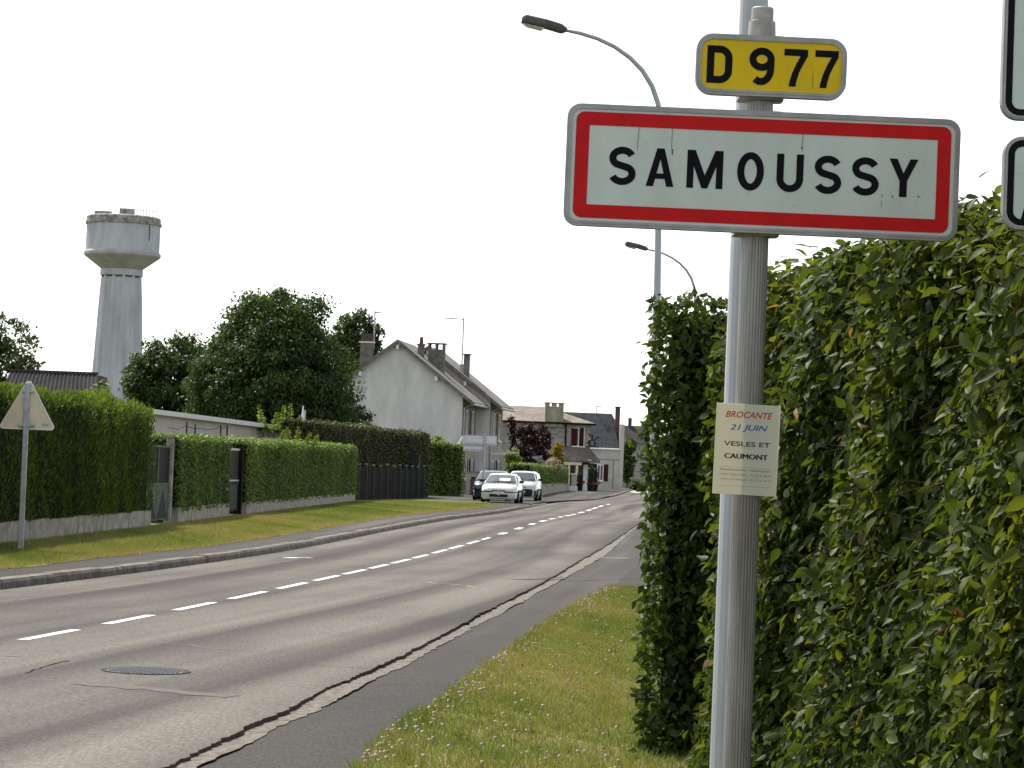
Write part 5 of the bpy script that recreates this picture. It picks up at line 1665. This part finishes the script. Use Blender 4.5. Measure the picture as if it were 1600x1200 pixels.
# porch roof, lean-to with slated hip on the right
pzt, pzb = A(905, 697, 222)[2], A(905, 719, 219)[2]
MB().add([(sx(876), -0.02, pzt), (sx(920), -0.02, pzt), (sx(934), -2.6, pzb), (sx(874), -2.6, pzb), (sx(876), -0.02, pzt - 0.15), (sx(920), -0.02, pzt - 0.15), (sx(934), -2.6, pzb - 0.15), (sx(874), -2.6, pzb - 0.15)],
         [(0, 1, 2, 3), (7, 6, 5, 4), (0, 4, 5, 1), (1, 5, 6, 2), (2, 6, 7, 3), (3, 7, 4, 0)]).build("porch_roof", "roof_grey", stone, fix=True, uvbox=True)
MB().add([(sx(920), 0.0, pzt + 0.02), (sx(934.3), -2.62, pzb + 0.01), (sx(938), 0.3, pzb - 0.2)], [(0, 1, 2)]).build("porch_hip", "slate", stone, fix=True)
MB().box(sx(874), sx(906), -2.55, -2.4, pzb - 0.42, pzb - 0.16).build("porch_beam", "cream_paint", stone)
for px0, px1 in ((885.5, 888.5), (897.5, 901)):
    MB().box(sx(px0), sx(px1), -2.5, -2.3, -0.1, pzb - 0.43).build("porch_pillar", "cream_paint", stone)
MB().box(sx(889), sx(897), -1.2, -1.15, 0.0, pzb - 0.45).build("porch_screen", "wood_brown", stone)
MB().box(sx(901.5), sx(927), -1.1, -0.9, -0.1, pzb - 0.2).build("porch_wall", "brick_brown", stone)
dr = MB().box(sx(911), sx(918), -1.2, -1.13, 0.05, 2.35).build("door", "trim_white", stone)
MB().box(sx(916), sx(916.6), -1.26, -1.205, 1.0, 1.12).build("handle", "plastic_dark", dr)
MB().box(sx(918.5), sx(926.5), -1.18, -1.12, 0.6, 2.3).build("porch_shutter", "wood_brown", stone)
# wrought iron ornament on its bracket at the corner, an abstract branching silhouette
orn = thing("iron_ornament", "small dark wrought iron ornament on the corner of the stone villa", "ornament", (*A(926, 690, 223)[:2], 0.0))
ob = MB()
base_z = A(926, 697, 223)[2]
for (x0, z0, x1, z1) in ((-0.4, 0.0, 0.4, 0.02), (-0.3, 0.0, -0.25, 0.55), (0.2, 0.0, 0.15, 0.5), (-0.28, 0.5, 0.22, 0.55), (-0.1, 0.5, -0.05, 1.05), (0.15, 0.5, 0.4, 0.85), (-0.3, 0.5, -0.5, 0.2), (-0.1, 0.8, -0.45, 1.1), (0.38, 0.85, 0.55, 0.7)):
    ob.tube([(x0, 0, base_z + z0), ((x0 + x1) / 2 + .03, 0, base_z + (z0 + z1) / 2), (x1, 0, base_z + z1)], [0.05, 0.09, 0.03], 5)
ob.build("figure", "plastic_dark", orn)
MB().box(-0.5, 0.55, -0.12, 0.5, base_z - 0.14, base_z - 0.04).build("bracket", "slate", orn)

# ------------------------------------------------------------------ slate roofed house
D3 = 250.0
k3 = D3 / FOC
b0 = A(974, 700, D3)
slate = thing("slate_house", "cream house with steep blue slate roof and brick chimney", "house", (b0[0], D3, 0.0), rad(2))
bx = lambda px: (px - 974) * k3
ez3 = A(940, 701, D3)[2]; rz3 = A(925, 645.5, D3 + 3)[2]
W3 = 8.5
MB().box(-W3, 0, 0, 7.0, -0.1, ez3).build("wall", "render_cream", slate)
MB().box(-0.38, 0.04, -0.06, 7.05, -0.1, A(970, 663, D3)[2]).build("party_wall", "render_cream", slate)
MB().add([(-W3, -0.15, ez3 + .02), (-0.39, -0.15, ez3 + .02), (bx(957), 2.6, rz3), (-W3, 2.6, rz3), (-W3, 5.2, ez3 + 0.02), (-0.39, 5.2, ez3 + .02), (-0.39, 2.6, rz3 - 1.15)],
         [(0, 1, 2, 3), (3, 2, 5, 4), (1, 6, 2), (6, 5, 2), (0, 3, 4)]).build("roof", "slate", slate, fix=True)
MB().tube([(-W3, -0.22, ez3 - 0.02), (-0.40, -0.22, ez3 - 0.02)], 0.08, 8).build("gutter", "trim_white", slate)
MB().box(-W3, -0.385, -0.03, -0.002, A(940, 718.5, D3)[2], A(940, 717.5, D3)[2]).build("string_course", "chimney_grey", slate)
MB().tube([(bx(959.5), -0.06, 0), (bx(959.5), -0.06, A(960, 719, D3)[2])], 0.03, 6).build("cable_pipe", "chimney_grey", slate)
chimney(slate, bx(961.5), bx(968.5), 1.2, 1.8, ez3 + 1.0, A(965, 636, D3)[2], "brick_brown")
wz = A(940, 751, D3)[2]
window(slate, (bx(934), 0, wz), (1, 0, 0), (0, -1, 0), 0.62, 1.55, "trim_white", None, mull=1)
MB().box(bx(928), bx(933.4), -0.06, -0.003, wz - .05, wz + 1.6).build("shutter", "gate_dark", slate)
MB().box(bx(944.6), bx(951.5), -0.06, -0.003, wz - .05, wz + 1.6).build("shutter", "shutter_red", slate)
antenna(slate, bx(933), 2.6, rz3 - 0.1, rz3 + 0.75, 0.5, 3, 1)

# far stone house right of it
D4 = 300.0
f0 = A(974, 700, D4)
far_h = thing("far_house", "brown stone cottage at the far end of the road", "house", (f0[0], D4, 0.0))
ez4, rz4 = A(985, 692, D4)[2], A(975, 664, D4)[2]
MB().box(-3, 5.5, 0, 6, -0.1, ez4).build("wall", "stone_wall", far_h, uvbox=True)
MB().prism([(-0.3, ez4), (6.3, ez4)][::1] + [(3.0, rz4)], 'x', -3.2, 3.2).build("roof", "fibre_roof", far_h, fix=True, uvbox=True)
MB().box(0.6, 1.0, 2.6, 3.2, rz4 - .3, rz4 + 0.9).build("chimney", "brick_brown", far_h)

# ------------------------------------------------------------------ front garden wall and hedge of the stone villa
ga, gb = (1.35, 152.0), (5.05, 214.0)
gT = wall_line("pale rendered low wall below the clipped hedge behind the cars", ga, gb, 0.78, 6.0)
hedge("front_hedge", "bright clipped hedge on the low wall behind the white van", (1.30, 153.0), (4.95, 213.0), 1, 1.2, 2.02, 1.98, 0.7, 26000, 0.15, LEAF_LOW, "privet", "leaf", und=0.05, depth=0.05, top_w=1.3)
pl = thing("gate_pillar", "pale square gate pillar at the end of the villa's wall", "pillar", (*G(896, 768, 0.05)[:2], 0.0))
MB().box(-0.2, 0.2, -0.2, 0.2, -0.1, 1.45).build("shaft", "render_cream", pl, bevel=0.01)
MB().box(-0.27, 0.27, -0.27, 0.27, 1.452, 1.55).build("cap", "trim_white", pl)
MB().box(-0.32, 0.32, -0.32, -0.202, -0.1, 0.5).build("plinth", "trim_white", pl)


def potted(label, px, d_, h, group="potted plants before the porch"):
    p = A(px, 760, d_)
    t = thing("potted_plant", label, "plant", (p[0], d_, 0.10), 0, group)
    MB().lathe([(0.2, 0.0), (0.28, 0.55), (0.30, 0.6), (0.27, 0.6)], 14).build("pot", "pot_black", t)
    n = 700
    u_ = unit(RNG.normal(0, 1, (n, 3))) * (RNG.random(n) ** 0.4)[:, None]
    pos = u_ * np.array([0.26, 0.26, (h - 0.6) / 2]) + np.array([0, 0, 0.6 + (h - 0.6) / 2])
    tag(put("foliage", leaf_mesh("foliage", pos, RNG.normal(0, 1, (n, 3)), RNG.normal(0, 1, (n, 3)), RNG.uniform(.08, .16, n), RNG.random(n), LEAF_LOW), "bush_dark", t), kind="stuff")
    n = 160
    pos = unit(RNG.normal(0, 1, (n, 3))) * np.array([0.36, 0.36, 0.2]) + np.array([0.05, -0.05, 0.72])
    tag(put("blossom", leaf_mesh("blossom", pos, RNG.normal(0, 1, (n, 3)), RNG.normal(0, 1, (n, 3)), RNG.uniform(.08, .14, n), RNG.random(n), LEAF_LOW), "flower_red", t), kind="stuff")
    return t


potted("dark potted shrub with red flowers left of the white door", 905.5, 214, 1.5)
potted("tallest dark potted shrub, right of the white door", 922.5, 213, 2.2)
potted("dark potted shrub with red flowers nearest the slate house window", 929.5, 215, 2.0)

# ------------------------------------------------------------------ sign boards seen from behind, far left pavement
sp_ = A(755.5, 740, 121)
fs_ = thing("board_sign", "back of two grey direction boards on one post by the parked cars", "road sign", (sp_[0], 121, 0.05))
zt_ = A(757, 677, 121)[2] - 0.05
MB().tube([(0, 0, 0), (0, 0, zt_)], 0.045, 10).build("post", "galvanised", fs_)
q = 121 / FOC
for (x0, x1, y0, y1) in ((724, 775, 680.5, 695.5), (723.5, 757, 697.5, 705)):
    xa, xb = (x0 - 756.5) * q, (x1 - 756.5) * q
    za, zb_ = A(750, y1, 121)[2] - 0.05, A(750, y0, 121)[2] - 0.05
    bo = MB().box(xa, xb, 0.06, 0.075, za, zb_).build("board", "board_grey", fs_)
    r2 = MB()
    r2.box(xa - .015, xb + .015, 0.045, 0.09, zb_, zb_ + .02); r2.box(xa - .015, xb + .015, 0.045, 0.09, za - .02, za); r2.box(xa - .015, xa, 0.045, 0.09, za, zb_); r2.box(xb, xb + .015, 0.045, 0.09, za, zb_)
    r2.build("rim", "alu_frame", bo)
    MB().box(xa + 0.05, xb - 0.05, 0.02, 0.058, za + 0.05, za + 0.085).build("stiffener", "galvanised", bo)


# ------------------------------------------------------------------ parked cars
def car(label, loc, rotz, paint, L, Wd, Hh, belt, hood, nose, cowl, roof0, roof1, bump_dark=False, name="car", cat="car", side_glass=True, rear=None, roofbars=False):
    """front at y=0, rear at y=L; stations run along the car"""
    t = thing(name, label, cat, loc, rotz, "cars parked on the left pavement")
    hw = Wd / 2
    # lower body stations: y, half width, deck height
    st = [(0.0, 0.80, nose * 0.86), (0.05, 0.90, nose), (0.25, 0.965, nose + 0.45 * (hood - nose)), (cowl * 0.6, 0.985, nose + 0.85 * (hood - nose)), (cowl, 1.0, hood), (cowl + 0.3, 1.0, belt), (L * 0.6, 1.0, belt + 0.02), (L - 0.35, 0.98, belt + 0.03), (L - 0.06, 0.93, belt - 0.02), (L, 0.86, belt - 0.2)]
    vs, fs = [], []
    prof = lambda w, zd: [(-w * 0.90, 0.15), (-w * 0.985, 0.32), (-w, 0.55), (-w * 0.985, zd - 0.10), (-w * 0.93, zd - 0.02), (-w * 0.6, zd + 0.012), (0, zd + 0.025), (w * 0.6, zd + 0.012), (w * 0.93, zd - 0.02), (w * 0.985, zd - 0.10), (w, 0.55), (w * 0.985, 0.32), (w * 0.90, 0.15)]
    for (y, wf, zd) in st:
        vs += [(x, y, z) for x, z in prof(hw * wf, zd)]
    n = 13
    for i in range(len(st) - 1):
        for j in range(n):
            a, b_ = i * n + j, i * n + (j + 1) % n
            fs.append((a, b_, b_ + n, a + n))
    fs += [tuple(range(n)), tuple(range(len(vs) - 1, len(vs) - n - 1, -1))]
    MB().add(vs, fs).build("body", paint, t, fix=True, smooth=True)
    # greenhouse
    rb_ = rear if rear is not None else L - 0.25
    cs = [(cowl - 0.02, hw * 0.86, belt - 0.01, None), (roof0, hw * 0.70, Hh - 0.05, 1), (roof0 + 0.25, hw * 0.71, Hh, 1), ((roof0 + roof1) / 2, hw * 0.72, Hh + 0.01, 1), (roof1, hw * 0.70, Hh - 0.03, 1), (rb_, hw * 0.80, belt, None)]
    v2, f2 = [], []
    for (y, w, z, k_) in cs:
        zb2 = belt - 0.04
        wb = hw * 0.93
        if k_ is None:
            z = belt - 0.01; w = wb * 0.98
        v2 += [(-wb, y, zb2), (-(w + (wb - w) * 0.12), y, z - 0.05 if k_ else z), (-w * 0.88, y, z), (0, y, z + 0.02), (w * 0.88, y, z), ((w + (wb - w) * 0.12), y, z - 0.05 if k_ else z), (wb, y, zb2)]
    m_ = 7
    for i in range(len(cs) - 1):
        for j in range(m_ - 1):
            a = i * m_ + j
            f2.append((a, a + 1, a + m_ + 1, a + m_))
    f2 += [tuple(range(m_)), tuple(range(len(v2) - 1, len(v2) - m_ - 1, -1))]
    MB().add(v2, f2).build("cabin", paint, t, fix=True, smooth=False)
    # windscreen: lies 12 mm proud of the front slope
    s = Vector((0, roof0 - cowl, Hh - 0.05 - belt)).normalized()
    nrm = Vector((0, -s.z, s.y))
    p0_ = Vector((0, cowl - 0.02, belt)); l_ = math.hypot(roof0 - cowl, Hh - 0.05 - belt)
    q_ = []
    for f, w in ((0.06, hw * 0.84), (0.92, hw * 0.67)):
        c_ = p0_ + s * l_ * f + nrm * 0.03
        q_ += [(c_.x - w, c_.y, c_.z - 0.02), (c_.x - w * 0.5, c_.y - 0.015, c_.z), (c_.x + w * 0.5, c_.y - 0.015, c_.z), (c_.x + w, c_.y, c_.z - 0.02)]
    MB().add(q_, [(0, 1, 5, 4), (1, 2, 6, 5), (2, 3, 7, 6)]).build("windscreen", "glass_car", t, fix=True)
    for s_ in (1, -1):
        ws = lambda z: s_ * (hw * 0.93 + (hw * 0.735 - hw * 0.93) * (z - belt) / (Hh - belt) + 0.018)
        z0, z1 = belt + 0.02, Hh - 0.09
        for (ya, yb, yc, yd) in ((cowl + 0.32, roof0 + 0.22, (roof0 + roof1) / 2 - 0.08, (roof0 + roof1) / 2 - 0.08), ((roof0 + roof1) / 2 + 0.04, (roof0 + roof1) / 2 + 0.04, roof1 - 0.05, rb_ - 0.25)):
            MB().add([(ws(z0), ya, z0), (ws(z1), yb, z1), (ws(z1), yc, z1), (ws(z0), yd, z0)], [(0, 1, 2, 3)]).build("side_window", "glass_car", t, fix=True)
        # mirror
        MB().add([(s_ * (hw * 0.97), cowl + 0.42, belt + 0.02), (s_ * (hw + 0.17), cowl + 0.38, belt + 0.02), (s_ * (hw + 0.19), cowl + 0.38, belt + 0.14), (s_ * (hw * 0.97), cowl + 0.42, belt + 0.13), (s_ * (hw * 0.97), cowl + 0.52, belt + 0.02), (s_ * (hw + 0.16), cowl + 0.48, belt + 0.02), (s_ * (hw + 0.17), cowl + 0.48, belt + 0.14), (s_ * (hw * 0.97), cowl + 0.52, belt + 0.13)],
                 [(0, 1, 2, 3), (7, 6, 5, 4), (0, 4, 5, 1), (1, 5, 6, 2), (2, 6, 7, 3), (3, 7, 4, 0)]).build("mirror", "plastic_dark", t, fix=True)
        hz = nose - 0.15
        MB().add([(s_ * hw * 0.46, 0.0, hz), (s_ * hw * 0.86, 0.06, hz + 0.02), (s_ * hw * 0.90, 0.16, hz + 0.15), (s_ * hw * 0.50, 0.02, hz + 0.13), (s_ * hw * 0.46, 0.2, hz), (s_ * hw * 0.86, 0.2, hz + 0.02), (s_ * hw * 0.90, 0.25, hz + 0.15), (s_ * hw * 0.50, 0.2, hz + 0.13)],
                 [(0, 1, 2, 3), (7, 6, 5, 4), (0, 4, 5, 1), (1, 5, 6, 2), (2, 6, 7, 3), (3, 7, 4, 0)]).build("headlight", "headlight_glass", t, fix=True)
        MB().box(s_ * hw * 1.005 - 0.01, s_ * hw * 1.005 + 0.012, 0.95, L - 0.95, 0.50, 0.58).build("rub_strip", "plastic_dark", t)
        for yw in (0.80, L - 0.78):
            wo = MB()
            pr = [(0.0, -0.10), (0.27, -0.10), (0.30, -0.07), (0.305, 0.0), (0.30, 0.07), (0.27, 0.10), (0.0, 0.10)]
            k_ = 20
            vs, fs = [], []
            for (r, x) in pr:
                for j in range(k_):
                    a = 2 * math.pi * j / k_
                    vs.append((s_ * (hw - 0.075) + x, yw + r * math.cos(a), 0.305 + r * math.sin(a)))
            for i in range(len(pr) - 1):
                for j in range(k_):
                    a, b_ = i * k_ + j, i * k_ + (j + 1) % k_
                    fs.append((a, b_, b_ + k_, a + k_))
            wh = wo.add(vs, fs).build("wheel", "tyre", t, fix=True)
            rm = MB()
            k_ = 16
            vs = [(s_ * (hw + 0.03), yw + 0.19 * math.cos(2 * math.pi * j / k_), 0.305 + 0.19 * math.sin(2 * math.pi * j / k_)) for j in range(k_)] + [(s_ * (hw + 0.012), yw, 0.305)]
            rm.add(vs, [(j, (j + 1) % k_, k_) for j in range(k_)])
            rm.build("rim", "rim_steel", wh, fix=True)
    bm_ = "plastic_dark" if bump_dark else paint
    bp = MB()
    zt_b = nose - 0.17
    pts = [(-hw * 0.97, 0.30), (-hw * 0.90, 0.06), (-hw * 0.5, -0.06), (0, -0.085), (hw * 0.5, -0.06), (hw * 0.90, 0.06), (hw * 0.97, 0.30)]
    n = len(pts)
    vs = [(x, y, 0.22) for x, y in pts] + [(x, y - 0.02, 0.40) for x, y in pts] + [(x, y, zt_b) for x, y in pts] + [(x, 0.32, 0.22) for x, y in pts] + [(x, 0.32, zt_b) for x, y in pts]
    fs = []
    for j in range(n - 1):
        fs += [(j, j + 1, j + 1 + n, j + n), (j + n, j + 1 + n, j + 1 + 2 * n, j + 2 * n), (j + 2 * n, j + 1 + 2 * n, j + 1 + 4 * n, j + 4 * n), (j, j + 3 * n, j + 1 + 3 * n, j + 1)]
    bp.add(vs, fs).build("bumper", bm_, t, fix=True)
    MB().add([(x, y - 0.028, 0.475) for x, y in pts] + [(x, y - 0.022, 0.525) for x, y in pts], [(j, j + 1, j + 1 + n, j + n) for j in range(n - 1)]).build("bumper_strip", "plastic_dark", t, fix=True)
    MB().box(-hw * 0.50, hw * 0.50, -0.098, -0.06, 0.27, 0.40).build("air_intake", "plastic_dark", t)
    MB().box(-hw * 0.36, hw * 0.36, -0.03, 0.03, nose - 0.085, nose - 0.055).build("grille", "plastic_dark", t)
    MB().box(-0.26, 0.26, -0.125, -0.10, 0.40, 0.51).build("number_plate", "plate_number", t)
    MB().add([(-0.04, -0.045, nose - 0.08), (0, -0.045, nose - 0.125), (0.04, -0.045, nose - 0.08), (0, -0.045, nose - 0.03)], [(0, 1, 2, 3)]).build("badge", "chrome", t, fix=True)
    wp_ = MB()
    for xw in (-0.35, 0.25):
        c_ = p0_ + nrm * 0.05
        wp_.tube([(xw, c_.y, c_.z), (xw + 0.42, c_.y + s.y * 0.14, c_.z + s.z * 0.14)], 0.010, 4)
    wp_.build("wipers", "plastic_dark", t)
    if roofbars:
        MB().tube([(0, roof1 - 0.2, Hh), (0, roof1 - 0.05, Hh + 0.25)], 0.008, 4).build("aerial", "plastic_dark", t)
    return t, (p0_, s, nrm, l_, hw)


c1, ws1 = car("white hatchback parked nose-on at the pavement's end, paper in its windscreen", (-0.42, 116.5, 0.105), rad(-4.5), "paint_car_white", 4.2, 1.69, 1.33, 0.90, 0.87, 0.64, 1.05, 1.80, 3.3, roofbars=True)
p0_, s_v, n_v, l_, hw_ = ws1
pp = MB()
q_ = []
for f, x0, x1 in ((0.16, -0.08, 0.42), (0.5, -0.08, 0.42)):
    c_ = p0_ + s_v * l_ * f + n_v * 0.05
    q_ += [(x0, c_.y - .01, c_.z), (x1, c_.y - .01, c_.z)]
pp.add(q_, [(0, 1, 3, 2)]).build("paper_sheet", "plate_number", c1, fix=True)
car("dark blue car half hidden behind the white hatchback", (-0.86, 124.0, 0.10), rad(-3), "paint_car_blue", 4.3, 1.72, 1.44, 0.98, 0.96, 0.74, 1.0, 1.65, 3.6)
car("white van with dark lower front behind the hatchback's right side", (0.62, 130.0, 0.095), rad(-5), "paint_car_white", 4.0, 1.66, 1.48, 1.0, 0.98, 0.76, 0.85, 1.4, 3.7, bump_dark=True, name="van", cat="van")
